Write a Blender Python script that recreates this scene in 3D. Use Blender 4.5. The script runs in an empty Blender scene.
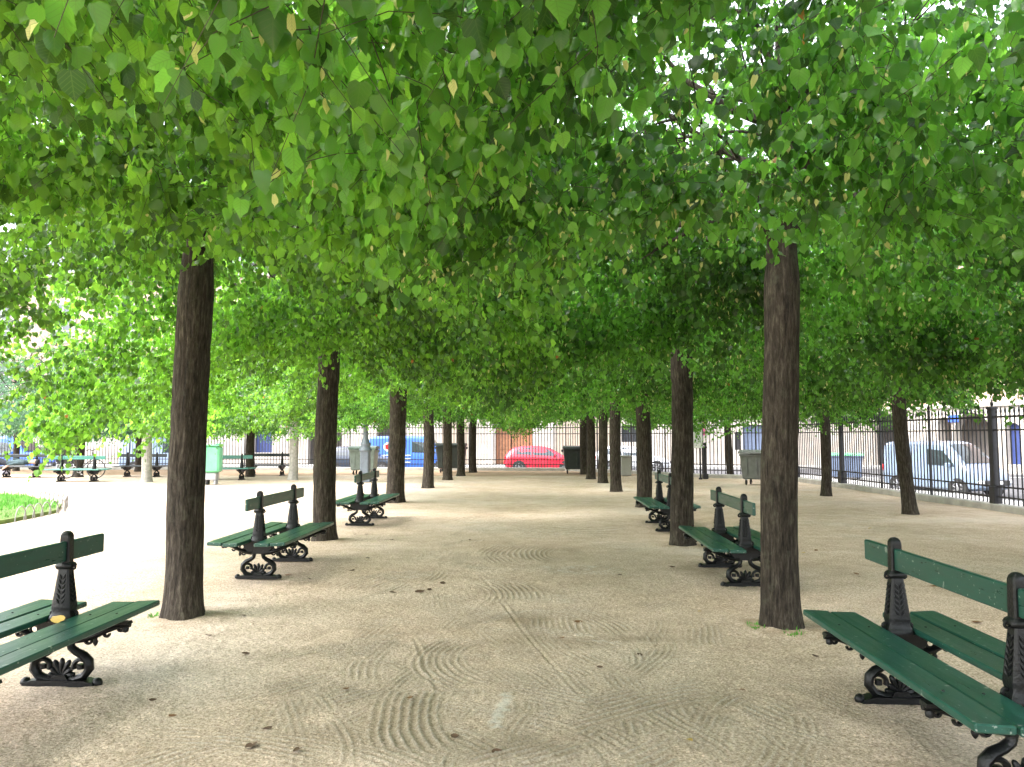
import bpy, bmesh, math, random
import numpy as np
from mathutils import Vector, Matrix, noise as mnoise

random.seed(11)
rng = np.random.default_rng(11)
PI = math.pi
R = math.radians
scene = bpy.context.scene
COL = scene.collection

# ------------------------------------------------------------------ camera
W, H = 1024, 767
FPX = 760.0
CAM_H = 1.45
PITCH = math.atan(53.5 / FPX)
YAW = math.atan(26.0 / FPX)
cam_d = bpy.data.cameras.new("camera")
cam = bpy.data.objects.new("camera", cam_d)
COL.objects.link(cam)
cam.location = (0, 0, CAM_H)
cam.rotation_euler = (PI / 2 + PITCH, 0, YAW)
cam_d.sensor_width = 36.0
cam_d.lens = FPX / W * 36.0
cam_d.clip_start = 0.05
cam_d.clip_end = 2000
scene.camera = cam
CM = cam.rotation_euler.to_matrix()


def ray(px, py):
    return CM @ Vector(((px - W / 2) / FPX, -(py - H / 2) / FPX, -1.0))


def at(px, py, z=0.0):
    """Ground point (height z) seen at a photo pixel."""
    d = ray(px, py)
    t = (z - CAM_H) / d.z
    return Vector((d.x * t, d.y * t, z))


def at_y(px, py, y):
    d = ray(px, py)
    t = y / d.y
    return Vector((d.x * t, y, CAM_H + d.z * t))


# ------------------------------------------------------------------ materials
def new_mat(name):
    m = bpy.data.materials.new(name)
    m.use_nodes = True
    nt = m.node_tree
    return m, nt, nt.nodes["Principled BSDF"]


def noise_node(nt, scale, detail=4, rough=0.6, vec=None):
    n = nt.nodes.new("ShaderNodeTexNoise")
    n.inputs["Scale"].default_value = scale
    n.inputs["Detail"].default_value = detail
    n.inputs["Roughness"].default_value = rough
    if vec is not None:
        nt.links.new(vec, n.inputs["Vector"])
    return n


def ramp(nt, fac, stops):
    r = nt.nodes.new("ShaderNodeValToRGB")
    el = r.color_ramp.elements
    while len(el) < len(stops):
        el.new(0.5)
    for e, (p, c) in zip(el, stops):
        e.position = p
        e.color = (c[0], c[1], c[2], 1)
    nt.links.new(fac, r.inputs["Fac"])
    return r


def coords(nt, kind="Object", scale=(1, 1, 1)):
    t = nt.nodes.new("ShaderNodeTexCoord")
    mp = nt.nodes.new("ShaderNodeMapping")
    mp.inputs["Scale"].default_value = scale
    nt.links.new(t.outputs[kind], mp.inputs["Vector"])
    return mp.outputs["Vector"]


def bump(nt, bsdf, h, strength, dist):
    b = nt.nodes.new("ShaderNodeBump")
    b.inputs["Strength"].default_value = strength
    b.inputs["Distance"].default_value = dist
    nt.links.new(h, b.inputs["Height"])
    nt.links.new(b.outputs["Normal"], bsdf.inputs["Normal"])
    return b


def simple(name, c, rough=0.6, var=0.18, scale=6.0, metal=0.0, bmp=0.0, bscale=60.0, coat=0.0, spec=0.5):
    m, nt, b = new_mat(name)
    v = coords(nt)
    n = noise_node(nt, scale, 5, 0.65, v)
    lo = [x * (1 - var) for x in c]
    hi = [min(1, x * (1 + var)) for x in c]
    r = ramp(nt, n.outputs["Fac"], [(0.3, lo), (0.7, hi)])
    nt.links.new(r.outputs["Color"], b.inputs["Base Color"])
    b.inputs["Roughness"].default_value = rough
    b.inputs["Metallic"].default_value = metal
    b.inputs["Specular IOR Level"].default_value = spec
    if coat:
        b.inputs["Coat Weight"].default_value = coat
        b.inputs["Coat Roughness"].default_value = 0.08
    if bmp:
        n2 = noise_node(nt, bscale, 4, 0.6, v)
        bump(nt, b, n2.outputs["Fac"], bmp, 0.01)
    return m


def mix_rgb(nt, fac, a, b, mode="MIX"):
    n = nt.nodes.new("ShaderNodeMix")
    n.data_type = "RGBA"
    n.blend_type = mode
    for sock, val in ((n.inputs[0], fac), (n.inputs[6], a), (n.inputs[7], b)):
        if isinstance(val, (int, float)):
            sock.default_value = val
        elif isinstance(val, (tuple, list)):
            sock.default_value = (val[0], val[1], val[2], 1)
        else:
            nt.links.new(val, sock)
    return n.outputs[2]


def math_node(nt, op, a, b=None, c=None):
    n = nt.nodes.new("ShaderNodeMath")
    n.operation = op
    for i, val in enumerate((a, b, c)):
        if val is None:
            continue
        if isinstance(val, (int, float)):
            n.inputs[i].default_value = val
        else:
            nt.links.new(val, n.inputs[i])
    return n.outputs[0]


def make_leaf_mat(name, dark, mid, light, trans, tmix=0.5):
    m, nt, b = new_mat(name)
    a = nt.nodes.new("ShaderNodeAttribute")
    a.attribute_name = "leafco"
    sep = nt.nodes.new("ShaderNodeSeparateXYZ")
    nt.links.new(a.outputs["Vector"], sep.inputs[0])
    tint = sep.outputs["Z"]
    col = ramp(nt, tint, [(0.0, dark), (0.45, mid), (0.90, light), (0.915, (0.60, 0.62, 0.20)),
                          (0.97, (0.66, 0.64, 0.27)), (0.975, (0.42, 0.16, 0.05))])
    col.color_ramp.interpolation = "LINEAR"
    tcol = ramp(nt, tint, [(0.0, [x * 0.18 for x in trans]), (0.45, [x * 0.80 for x in trans]), (0.90, [min(0.92, x * 1.4) for x in trans]),
                           (0.915, (0.74, 0.78, 0.25)), (0.97, (0.80, 0.78, 0.34)), (0.975, (0.45, 0.16, 0.04))])
    # side veins: chevrons running off the midrib
    ax = math_node(nt, "ABSOLUTE", sep.outputs["X"])
    vv = math_node(nt, "SUBTRACT", sep.outputs["Y"], math_node(nt, "MULTIPLY", ax, 0.8))
    vs = math_node(nt, "FRACT", math_node(nt, "MULTIPLY", vv, 6.0))
    vein = math_node(nt, "LESS_THAN", vs, 0.16)
    mrib = math_node(nt, "LESS_THAN", ax, 0.02)
    vein = math_node(nt, "MULTIPLY", math_node(nt, "MAXIMUM", vein, mrib), 0.34)
    c2 = mix_rgb(nt, vein, col.outputs["Color"], (0.22, 0.34, 0.08))
    nt.links.new(c2, b.inputs["Base Color"])
    b.inputs["Roughness"].default_value = 0.33
    b.inputs["Specular IOR Level"].default_value = 0.5
    tr = nt.nodes.new("ShaderNodeBsdfTranslucent")
    t2 = mix_rgb(nt, vein, tcol.outputs["Color"], (0.10, 0.22, 0.02))
    nt.links.new(t2, tr.inputs["Color"])
    mx = nt.nodes.new("ShaderNodeMixShader")
    mx.inputs["Fac"].default_value = tmix
    nt.links.new(b.outputs["BSDF"], mx.inputs[1])
    nt.links.new(tr.outputs["BSDF"], mx.inputs[2])
    nt.links.new(mx.outputs["Shader"], nt.nodes["Material Output"].inputs["Surface"])
    return m


M = {}
M["leaf"] = make_leaf_mat("lime_leaf", (0.006, 0.034, 0.012), (0.026, 0.108, 0.024), (0.11, 0.28, 0.05), (0.25, 0.58, 0.06), 0.55)
M["leaf_backlit"] = make_leaf_mat("lime_leaf_sunny", (0.008, 0.040, 0.013), (0.034, 0.120, 0.024), (0.13, 0.29, 0.045), (0.29, 0.60, 0.055), 0.55)  # lit copy of the lime leaf: left row's backlight put into colour
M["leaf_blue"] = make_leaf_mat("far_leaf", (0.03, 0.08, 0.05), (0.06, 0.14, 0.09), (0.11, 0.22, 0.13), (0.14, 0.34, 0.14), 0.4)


def make_bark():
    m, nt, b = new_mat("bark")
    v = coords(nt, "Object", (1, 1, 0.17))
    n1 = noise_node(nt, 38, 6, 0.75, v)
    v2 = coords(nt, "Object", (1, 1, 0.5))
    n2 = noise_node(nt, 3.0, 5, 0.6, v2)
    r1 = ramp(nt, n1.outputs["Fac"], [(0.36, (0.012, 0.009, 0.007)), (0.52, (0.046, 0.037, 0.029)), (0.70, (0.125, 0.11, 0.092))])
    r2 = ramp(nt, n2.outputs["Fac"], [(0.35, (0.75, 0.72, 0.68)), (0.7, (1.15, 1.12, 1.08))])
    c = mix_rgb(nt, 1.0, r1.outputs["Color"], r2.outputs["Color"], "MULTIPLY")
    # green-grey algae and lichen in patches
    n3 = noise_node(nt, 6.0, 6, 0.7, coords(nt))
    al = ramp(nt, n3.outputs["Fac"], [(0.56, (0, 0, 0)), (0.68, (1, 1, 1))])
    fac = math_node(nt, "MULTIPLY", al.outputs["Color"], 0.45)
    c = mix_rgb(nt, fac, c, (0.085, 0.085, 0.060))
    nt.links.new(c, b.inputs["Base Color"])
    b.inputs["Roughness"].default_value = 0.85
    b.inputs["Specular IOR Level"].default_value = 0.25
    n4 = noise_node(nt, 60, 4, 0.6, v)
    h = math_node(nt, "ADD", n1.outputs["Fac"], math_node(nt, "MULTIPLY", n4.outputs["Fac"], 0.35))
    bump(nt, b, h, 0.9, 0.022)
    return m


M["bark"] = make_bark()
M["bark_lit"] = simple("bark_lit", (0.30, 0.28, 0.25), 0.85, 0.3, 14, bmp=0.6, bscale=40)  # bark lightened to stand in for daylight on the pale far trunks
M["twig"] = simple("twig", (0.05, 0.045, 0.022), 0.8, 0.3, 10)


def make_gravel():
    m, nt, b = new_mat("gravel")
    v = coords(nt)
    big = noise_node(nt, 0.55, 5, 0.6, v)
    med = noise_node(nt, 3.2, 5, 0.65, v)
    fine = noise_node(nt, 70, 4, 0.75, v)
    vor = nt.nodes.new("ShaderNodeTexVoronoi")
    vor.inputs["Scale"].default_value = 95
    nt.links.new(v, vor.inputs["Vector"])
    c1 = ramp(nt, big.outputs["Fac"], [(0.32, (0.50, 0.392, 0.305)), (0.55, (0.56, 0.455, 0.37)), (0.72, (0.58, 0.495, 0.425))])
    c2 = ramp(nt, med.outputs["Fac"], [(0.30, (0.84, 0.82, 0.78)), (0.62, (1.06, 1.05, 1.04))])
    c = mix_rgb(nt, 1.0, c1.outputs["Color"], c2.outputs["Color"], "MULTIPLY")
    c3 = ramp(nt, fine.outputs["Fac"], [(0.36, (0.58, 0.54, 0.48)), (0.5, (1.0, 1.0, 1.0)), (0.64, (1.30, 1.30, 1.28))])
    c = mix_rgb(nt, 1.0, c, c3.outputs["Color"], "MULTIPLY")
    gr = nt.nodes.new("ShaderNodeSeparateColor")
    nt.links.new(vor.outputs["Color"], gr.inputs[0])
    grain = ramp(nt, gr.outputs[0], [(0.0, (0.62, 0.58, 0.52)), (0.3, (0.98, 0.97, 0.95)), (0.85, (1.05, 1.05, 1.05)), (1.0, (1.35, 1.35, 1.33))])
    c = mix_rgb(nt, 0.9, c, grain.outputs["Color"], "MULTIPLY")
    # damp sand, scuffs, litter, plus painted groove shade, ridge light and trunk shade
    a = nt.nodes.new("ShaderNodeAttribute")
    a.attribute_name = "soil"
    sp = nt.nodes.new("ShaderNodeSeparateXYZ")
    nt.links.new(a.outputs["Vector"], sp.inputs[0])
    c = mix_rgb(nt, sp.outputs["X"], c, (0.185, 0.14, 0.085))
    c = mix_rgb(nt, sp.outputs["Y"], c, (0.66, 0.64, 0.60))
    c = mix_rgb(nt, sp.outputs["Z"], c, (0.235, 0.155, 0.085))
    nt.links.new(c, b.inputs["Base Color"])
    b.inputs["Roughness"].default_value = 0.95
    b.inputs["Specular IOR Level"].default_value = 0.15
    h = math_node(nt, "ADD", math_node(nt, "MULTIPLY", fine.outputs["Fac"], 0.8), math_node(nt, "MULTIPLY", gr.outputs[1], 0.5))
    bump(nt, b, h, 0.9, 0.012)
    return m


M["gravel"] = make_gravel()


def make_paint(name, c, top_spots=True):
    m, nt, b = new_mat(name)
    v = coords(nt, "Object", (6, 0.8, 6))
    n = noise_node(nt, 5, 6, 0.7, v)
    r = ramp(nt, n.outputs["Fac"], [(0.3, [x * 0.75 for x in c]), (0.7, [x * 1.25 for x in c])])
    out = r.outputs["Color"]
    if top_spots:
        v2 = coords(nt)
        n2 = noise_node(nt, 16, 3, 0.6, v2)
        sp = ramp(nt, n2.outputs["Fac"], [(0.665, (0, 0, 0)), (0.70, (1, 1, 1))])
        n3 = noise_node(nt, 55, 2, 0.5, v2)
        sp3 = ramp(nt, n3.outputs["Fac"], [(0.70, (0, 0, 0)), (0.72, (1, 1, 1))])
        f = math_node(nt, "MULTIPLY", math_node(nt, "MAXIMUM", sp.outputs["Color"], sp3.outputs["Color"]), 0.45)
        out = mix_rgb(nt, f, out, (0.45, 0.47, 0.42))
    nt.links.new(out, b.inputs["Base Color"])
    b.inputs["Roughness"].default_value = 0.38
    r2 = ramp(nt, n.outputs["Fac"], [(0.3, (0.24,) * 3), (0.7, (0.44,) * 3)])
    nt.links.new(r2.outputs["Color"], b.inputs["Roughness"])
    bump(nt, b, n.outputs["Fac"], 0.25, 0.004)
    return m


M["green"] = make_paint("green_paint", (0.012, 0.066, 0.048))
M["teal"] = make_paint("teal_paint", (0.03, 0.16, 0.125))
M["black_green"] = make_paint("dark_bench", (0.010, 0.018, 0.024), False)  # near-black tone for the planks and boards of some far benches
M["iron"] = simple("cast_iron", (0.0045, 0.005, 0.0055), 0.36, 0.35, 18, bmp=0.35, bscale=70, spec=0.3)
M["fence"] = simple("fence_iron", (0.022, 0.020, 0.024), 0.5, 0.3, 8)
M["stone"] = simple("plinth_stone", (0.36, 0.34, 0.31), 0.85, 0.25, 3, bmp=0.3, bscale=30)
M["asphalt"] = simple("asphalt", (0.075, 0.075, 0.08), 0.9, 0.25, 1.5, bmp=0.3, bscale=60)
M["paving"] = simple("paving", (0.34, 0.33, 0.31), 0.85, 0.15, 1.2, bmp=0.2, bscale=30)
M["white_line"] = simple("road_marking", (0.7, 0.7, 0.68), 0.7, 0.15, 6)
M["lamp"] = simple("lamp_paint", (0.11, 0.13, 0.155), 0.5, 0.2, 8, bmp=0.2, bscale=40)
M["bin_dark"] = simple("bin_plastic_dark", (0.028, 0.036, 0.036), 0.5, 0.25, 5)
M["bin_grey"] = simple("bin_plastic_grey", (0.12, 0.125, 0.12), 0.5, 0.2, 5)
M["bin_pale"] = simple("bin_plastic_pale", (0.23, 0.27, 0.25), 0.5, 0.2, 5)
M["bin_lid"] = simple("bin_lid_green", (0.08, 0.12, 0.09), 0.5, 0.2, 5)
M["rubber"] = simple("rubber", (0.018, 0.018, 0.019), 0.75, 0.2, 8)
M["green_plastic"] = simple("green_plastic", (0.15, 0.48, 0.25), 0.4, 0.12, 4)
M["grey_metal"] = simple("grey_metal", (0.36, 0.36, 0.37), 0.45, 0.15, 8, metal=0.4)
M["chrome"] = simple("chrome", (0.55, 0.55, 0.57), 0.25, 0.1, 8, metal=0.9)
M["car_red"] = simple("car_red", (0.55, 0.012, 0.035), 0.35, 0.06, 2, coat=0.7)
M["car_blue"] = simple("car_blue", (0.035, 0.135, 0.50), 0.35, 0.06, 2, coat=0.6)
M["car_pale_blue"] = simple("car_pale_blue", (0.20, 0.26, 0.36), 0.35, 0.06, 2, coat=0.6)
M["car_dark"] = simple("car_dark", (0.02, 0.03, 0.055), 0.3, 0.1, 2, coat=0.7)
M["car_silver"] = simple("car_silver", (0.5, 0.51, 0.53), 0.35, 0.06, 2, coat=0.6)
M["glass"] = simple("car_glass", (0.03, 0.04, 0.045), 0.06, 0.1, 2, spec=0.9)
M["trim"] = simple("black_trim", (0.02, 0.02, 0.02), 0.6, 0.2, 8)
M["lamp_red"] = simple("tail_lamp", (0.5, 0.02, 0.02), 0.2, 0.1, 8)
M["lamp_clear"] = simple("headlamp", (0.7, 0.72, 0.75), 0.15, 0.1, 8)
M["white_paint"] = simple("white_paint", (0.75, 0.75, 0.75), 0.4, 0.05, 4)
M["pale_wire"] = simple("pale_wire", (0.20, 0.19, 0.18), 0.6, 0.2, 10)
M["dry_leaf"] = simple("dry_leaf", (0.20, 0.095, 0.035), 0.8, 0.4, 30)
M["dark_leaf"] = simple("dark_dry_leaf", (0.085, 0.045, 0.022), 0.8, 0.4, 30)
M["yellow_leaf"] = simple("yellow_leaf", (0.50, 0.33, 0.08), 0.7, 0.3, 30)
M["skin"] = simple("skin", (0.45, 0.28, 0.21), 0.6, 0.1, 10)
M["jacket"] = simple("jacket_cloth", (0.045, 0.075, 0.085), 0.9, 0.25, 12)
M["trousers"] = simple("trouser_cloth", (0.015, 0.018, 0.028), 0.9, 0.25, 12)
M["hair"] = simple("hair", (0.012, 0.010, 0.010), 0.7, 0.3, 30)
M["bag"] = simple("grey_bag", (0.22, 0.21, 0.25), 0.8, 0.2, 8)


def make_block(name, c, mortar, bw, bh, var=0.12):
    m, nt, b = new_mat(name)
    v = coords(nt)
    # object coords: x along wall, z up -> brick texture uses xy
    sx = nt.nodes.new("ShaderNodeSeparateXYZ")
    nt.links.new(v, sx.inputs[0])
    cb = nt.nodes.new("ShaderNodeCombineXYZ")
    nt.links.new(sx.outputs["X"], cb.inputs["X"])
    nt.links.new(sx.outputs["Z"], cb.inputs["Y"])
    br = nt.nodes.new("ShaderNodeTexBrick")
    br.inputs["Scale"].default_value = 1
    br.inputs["Brick Width"].default_value = bw
    br.inputs["Row Height"].default_value = bh
    br.inputs["Mortar Size"].default_value = 0.012
    br.inputs["Color1"].default_value = (*[x * (1 - var) for x in c], 1)
    br.inputs["Color2"].default_value = (*[min(1, x * (1 + var)) for x in c], 1)
    br.inputs["Mortar"].default_value = (*mortar, 1)
    nt.links.new(cb.outputs[0], br.inputs["Vector"])
    n = noise_node(nt, 1.3, 6, 0.65, v)
    r = ramp(nt, n.outputs["Fac"], [(0.3, (0.82, 0.80, 0.78)), (0.7, (1.06, 1.06, 1.06))])
    cc = mix_rgb(nt, 1.0, br.outputs["Color"], r.outputs["Color"], "MULTIPLY")
    nt.links.new(cc, b.inputs["Base Color"])
    b.inputs["Roughness"].default_value = 0.9
    return m


M["limestone"] = make_block("limestone", (0.42, 0.38, 0.335), (0.40, 0.36, 0.32), 0.9, 0.42, 0.07)
M["brick"] = make_block("pink_brick", (0.42, 0.24, 0.19), (0.5, 0.45, 0.4), 0.23, 0.075, 0.15)
M["render"] = simple("beige_render", (0.30, 0.245, 0.19), 0.9, 0.12, 1.5)
M["inner_wall"] = simple("arcade_inner_wall", (0.34, 0.30, 0.27), 0.9, 0.15, 1.5)
M["slate"] = simple("slate_roof", (0.09, 0.10, 0.12), 0.6, 0.2, 3)
M["door_wood"] = simple("door_wood", (0.24, 0.10, 0.045), 0.55, 0.25, 5)
M["door_blue"] = simple("blue_shutter", (0.02, 0.035, 0.13), 0.5, 0.15, 4)
M["door_grey"] = simple("grey_blue_shutter", (0.10, 0.13, 0.20), 0.5, 0.15, 4)
M["awning"] = simple("awning_cloth", (0.11, 0.015, 0.035), 0.8, 0.2, 6)
M["window_glass"] = simple("window_glass", (0.05, 0.06, 0.07), 0.08, 0.2, 2, spec=0.8)
M["blue_sign"] = simple("blue_sign", (0.03, 0.09, 0.40), 0.5, 0.1, 4)
M["grass"] = simple("grass", (0.10, 0.30, 0.03), 0.8, 0.35, 3)
M["soil"] = simple("lawn_soil", (0.10, 0.15, 0.03), 0.95, 0.3, 5)


# ------------------------------------------------------------------ mesh builder
class MB:
    def __init__(self):
        self.v, self.f, self.m = [], [], []

    def add(self, vs, fs, mi=0):
        o = len(self.v)
        self.v += [tuple(p) for p in vs]
        for f in fs:
            self.f.append([i + o for i in f])
            self.m.append(mi)

    def box(self, c, s, rz=0.0, mi=0, taper=None, bev=0.0):
        cx, cy, cz = c
        hx, hy, hz = s[0] / 2, s[1] / 2, s[2] / 2
        t = taper or (1, 1)
        b = min(bev, hx * 0.45, hy * 0.45, hz * 0.45)
        if b > 0:
            def ring(x, y, z, bb):
                return [(-x + bb, -y, z), (x - bb, -y, z), (x, -y + bb, z), (x, y - bb, z), (x - bb, y, z), (-x + bb, y, z), (-x, y - bb, z), (-x, -y + bb, z)]
            rings = [ring(hx - b, hy - b, -hz, b * 0.6), ring(hx, hy, -hz + b, b), ring(hx * t[0], hy * t[1], hz - b, b), ring((hx - b) * t[0], (hy - b) * t[1], hz, b * 0.6)]
            vs = [p for r in rings for p in r]
            fs = [list(range(7, -1, -1)), list(range(24, 32))]
            for k in range(3):
                for i in range(8):
                    j = (i + 1) % 8
                    fs.append([k * 8 + i, k * 8 + j, (k + 1) * 8 + j, (k + 1) * 8 + i])
        else:
            vs = [(-hx, -hy, -hz), (hx, -hy, -hz), (hx, hy, -hz), (-hx, hy, -hz),
                  (-hx * t[0], -hy * t[1], hz), (hx * t[0], -hy * t[1], hz), (hx * t[0], hy * t[1], hz), (-hx * t[0], hy * t[1], hz)]
            fs = [[3, 2, 1, 0], [4, 5, 6, 7], [0, 1, 5, 4], [1, 2, 6, 5], [2, 3, 7, 6], [3, 0, 4, 7]]
        ca, sa = math.cos(rz), math.sin(rz)
        self.add([(cx + x * ca - y * sa, cy + x * sa + y * ca, cz + z) for x, y, z in vs], fs, mi)

    def tube(self, pts, radii, n=8, mi=0, flat=1.0, cap=True):
        pts = [Vector(p) for p in pts]
        if isinstance(radii, (int, float)):
            radii = [radii] * len(pts)
        rings = []
        up = None
        for i, p in enumerate(pts):
            d = (pts[min(i + 1, len(pts) - 1)] - pts[max(i - 1, 0)])
            if d.length < 1e-9:
                d = Vector((0, 0, 1))
            d.normalize()
            if up is None:
                up = Vector((0, 1, 0)) if abs(d.y) < 0.8 else Vector((1, 0, 0))
            a = d.cross(up)
            if a.length < 1e-6:
                a = d.orthogonal()
            a.normalize()
            b = a.cross(d).normalized()
            up = b
            r = radii[i]
            rings.append([p + a * (r * math.cos(2 * PI * k / n)) + b * (r * flat * math.sin(2 * PI * k / n)) for k in range(n)])
        vs = [q for r in rings for q in r]
        fs = []
        for i in range(len(pts) - 1):
            for k in range(n):
                j = (k + 1) % n
                fs.append([i * n + k, i * n + j, (i + 1) * n + j, (i + 1) * n + k])
        if cap:
            fs.append(list(range(n - 1, -1, -1)))
            fs.append([(len(pts) - 1) * n + k for k in range(n)])
        self.add(vs, fs, mi)

    def lathe(self, prof, c=(0, 0, 0), n=20, mi=0, sx=1.0, sy=1.0):
        vs = []
        for r, z in prof:
            for k in range(n):
                a = 2 * PI * k / n
                vs.append((c[0] + r * sx * math.cos(a), c[1] + r * sy * math.sin(a), c[2] + z))
        fs = []
        for i in range(len(prof) - 1):
            for k in range(n):
                j = (k + 1) % n
                fs.append([i * n + k, i * n + j, (i + 1) * n + j, (i + 1) * n + k])
        fs.append(list(range(n - 1, -1, -1)))
        fs.append([(len(prof) - 1) * n + k for k in range(n)])
        self.add(vs, fs, mi)

    def prism(self, poly, y0, y1, mi=0):
        """poly: list of (x, z) counter-clockwise seen from -y; extruded from y0 to y1."""
        n = len(poly)
        vs = [(x, y0, z) for x, z in poly] + [(x, y1, z) for x, z in poly]
        fs = [list(range(n)), list(range(2 * n - 1, n - 1, -1))]
        for i in range(n):
            j = (i + 1) % n
            fs.append([i, n + i, n + j, j])
        self.add(vs, fs, mi)

    def torus(self, c, r, rr, axis="y", n=28, k=8, mi=0):
        vs, fs = [], []
        for i in range(n):
            a = 2 * PI * i / n
            for j in range(k):
                b = 2 * PI * j / k
                q = r + rr * math.cos(b)
                p = (q * math.cos(a), rr * math.sin(b), q * math.sin(a))
                if axis == "x":
                    p = (p[1], p[0], p[2])
                elif axis == "z":
                    p = (p[0], p[2], p[1])
                vs.append((c[0] + p[0], c[1] + p[1], c[2] + p[2]))
        for i in range(n):
            for j in range(k):
                i2, j2 = (i + 1) % n, (j + 1) % k
                fs.append([i * k + j, i2 * k + j, i2 * k + j2, i * k + j2])
        self.add(vs, fs, mi)

    def mesh(self, name, mats, smooth=None):
        me = bpy.data.meshes.new(name)
        me.from_pydata(self.v, [], self.f)
        for m in (mats if isinstance(mats, (list, tuple)) else [mats]):
            me.materials.append(m)
        if any(self.m):
            me.polygons.foreach_set("material_index", self.m)
        bm = bmesh.new()
        bm.from_mesh(me)
        bmesh.ops.recalc_face_normals(bm, faces=bm.faces)
        bm.to_mesh(me)
        bm.free()
        if smooth is not None:
            me.polygons.foreach_set("use_smooth", [True] * len(me.polygons))
            me.set_sharp_from_angle(angle=R(smooth))
        me.update()
        return me

    def build(self, name, mats, parent=None, smooth=None):
        o = bpy.data.objects.new(name, self.mesh(name, mats, smooth))
        COL.objects.link(o)
        if parent is not None:
            o.parent = parent
        return o


def obj(name, me, parent=None):
    o = bpy.data.objects.new(name, me)
    COL.objects.link(o)
    if parent is not None:
        o.parent = parent
    return o


def tag(o, label=None, cat=None, group=None, kind=None):
    if label:
        o["label"] = label
    if cat:
        o["category"] = cat
    if group:
        o["group"] = group
    if kind:
        o["kind"] = kind
    return o


def thing(name, label, cat, loc=(0, 0, 0), rz=0.0, group=None):
    o = bpy.data.objects.new(name, None)
    COL.objects.link(o)
    o.empty_display_size = 0.2
    o.location = loc
    o.rotation_euler = (0, 0, rz)
    return tag(o, label, cat, group)


def copy_tree(o, parent=None):
    c = o.copy()
    COL.objects.link(c)
    c.parent = parent
    for ch in list(o.children):
        copy_tree(ch, c)
    return c


# ------------------------------------------------------------------ numpy value noise
_perm = rng.random((64, 64, 64))


def vnoise(p):
    p = np.asarray(p, dtype=float)
    i = np.floor(p).astype(int)
    f = p - i
    f = f * f * (3 - 2 * f)
    out = 0
    for dx in (0, 1):
        for dy in (0, 1):
            for dz in (0, 1):
                w = (f[..., 0] if dx else 1 - f[..., 0]) * (f[..., 1] if dy else 1 - f[..., 1]) * (f[..., 2] if dz else 1 - f[..., 2])
                out = out + w * _perm[(i[..., 0] + dx) % 64, (i[..., 1] + dy) % 64, (i[..., 2] + dz) % 64]
    return out


def vn2(x, y, s, o=0.0):
    return vnoise(np.stack([x * s + 17.3 + o, y * s + 5.1 + o, np.full_like(x, 3.7 + o)], -1))


def np_mesh(name, verts, loops, starts, totals, mats):
    me = bpy.data.meshes.new(name)
    me.vertices.add(len(verts))
    me.vertices.foreach_set("co", np.asarray(verts, dtype=np.float32).ravel())
    me.loops.add(len(loops))
    me.loops.foreach_set("vertex_index", np.asarray(loops, dtype=np.int32))
    me.polygons.add(len(starts))
    me.polygons.foreach_set("loop_start", np.asarray(starts, dtype=np.int32))
    me.polygons.foreach_set("loop_total", np.asarray(totals, dtype=np.int32))
    for m in mats:
        me.materials.append(m)
    me.polygons.foreach_set("use_smooth", np.ones(len(starts), dtype=bool))
    me.update(calc_edges=True)
    return me


# ------------------------------------------------------------------ the ground
FENCE_R = [(10.45, -8.0), (9.9, 2.2), (9.5, 8.9), (9.12, 15.6), (8.74, 22.3), (8.55, 25.6), (7.6, 26.9), (5.9, 27.6), (3.7, 30.4), (1.2, 33.0)]
FENCE_FAR = [(1.2, 33.0), (-13.0, 33.4), (-34.0, 33.8)]


def axis_pts(dense0, dense1, d, lo, hi, grow=1.09, dmax=0.9):
    pts = list(np.arange(dense0, dense1 + 1e-6, d))
    s, x = d, dense1
    while x < hi:
        s = min(s * grow, dmax)
        x += s
        pts.append(min(x, hi))
    s, x = d, dense0
    while x > lo:
        s = min(s * grow, dmax)
        x -= s
        pts.insert(0, max(x, lo))
    return np.array(pts)


GROUND = {}


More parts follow.
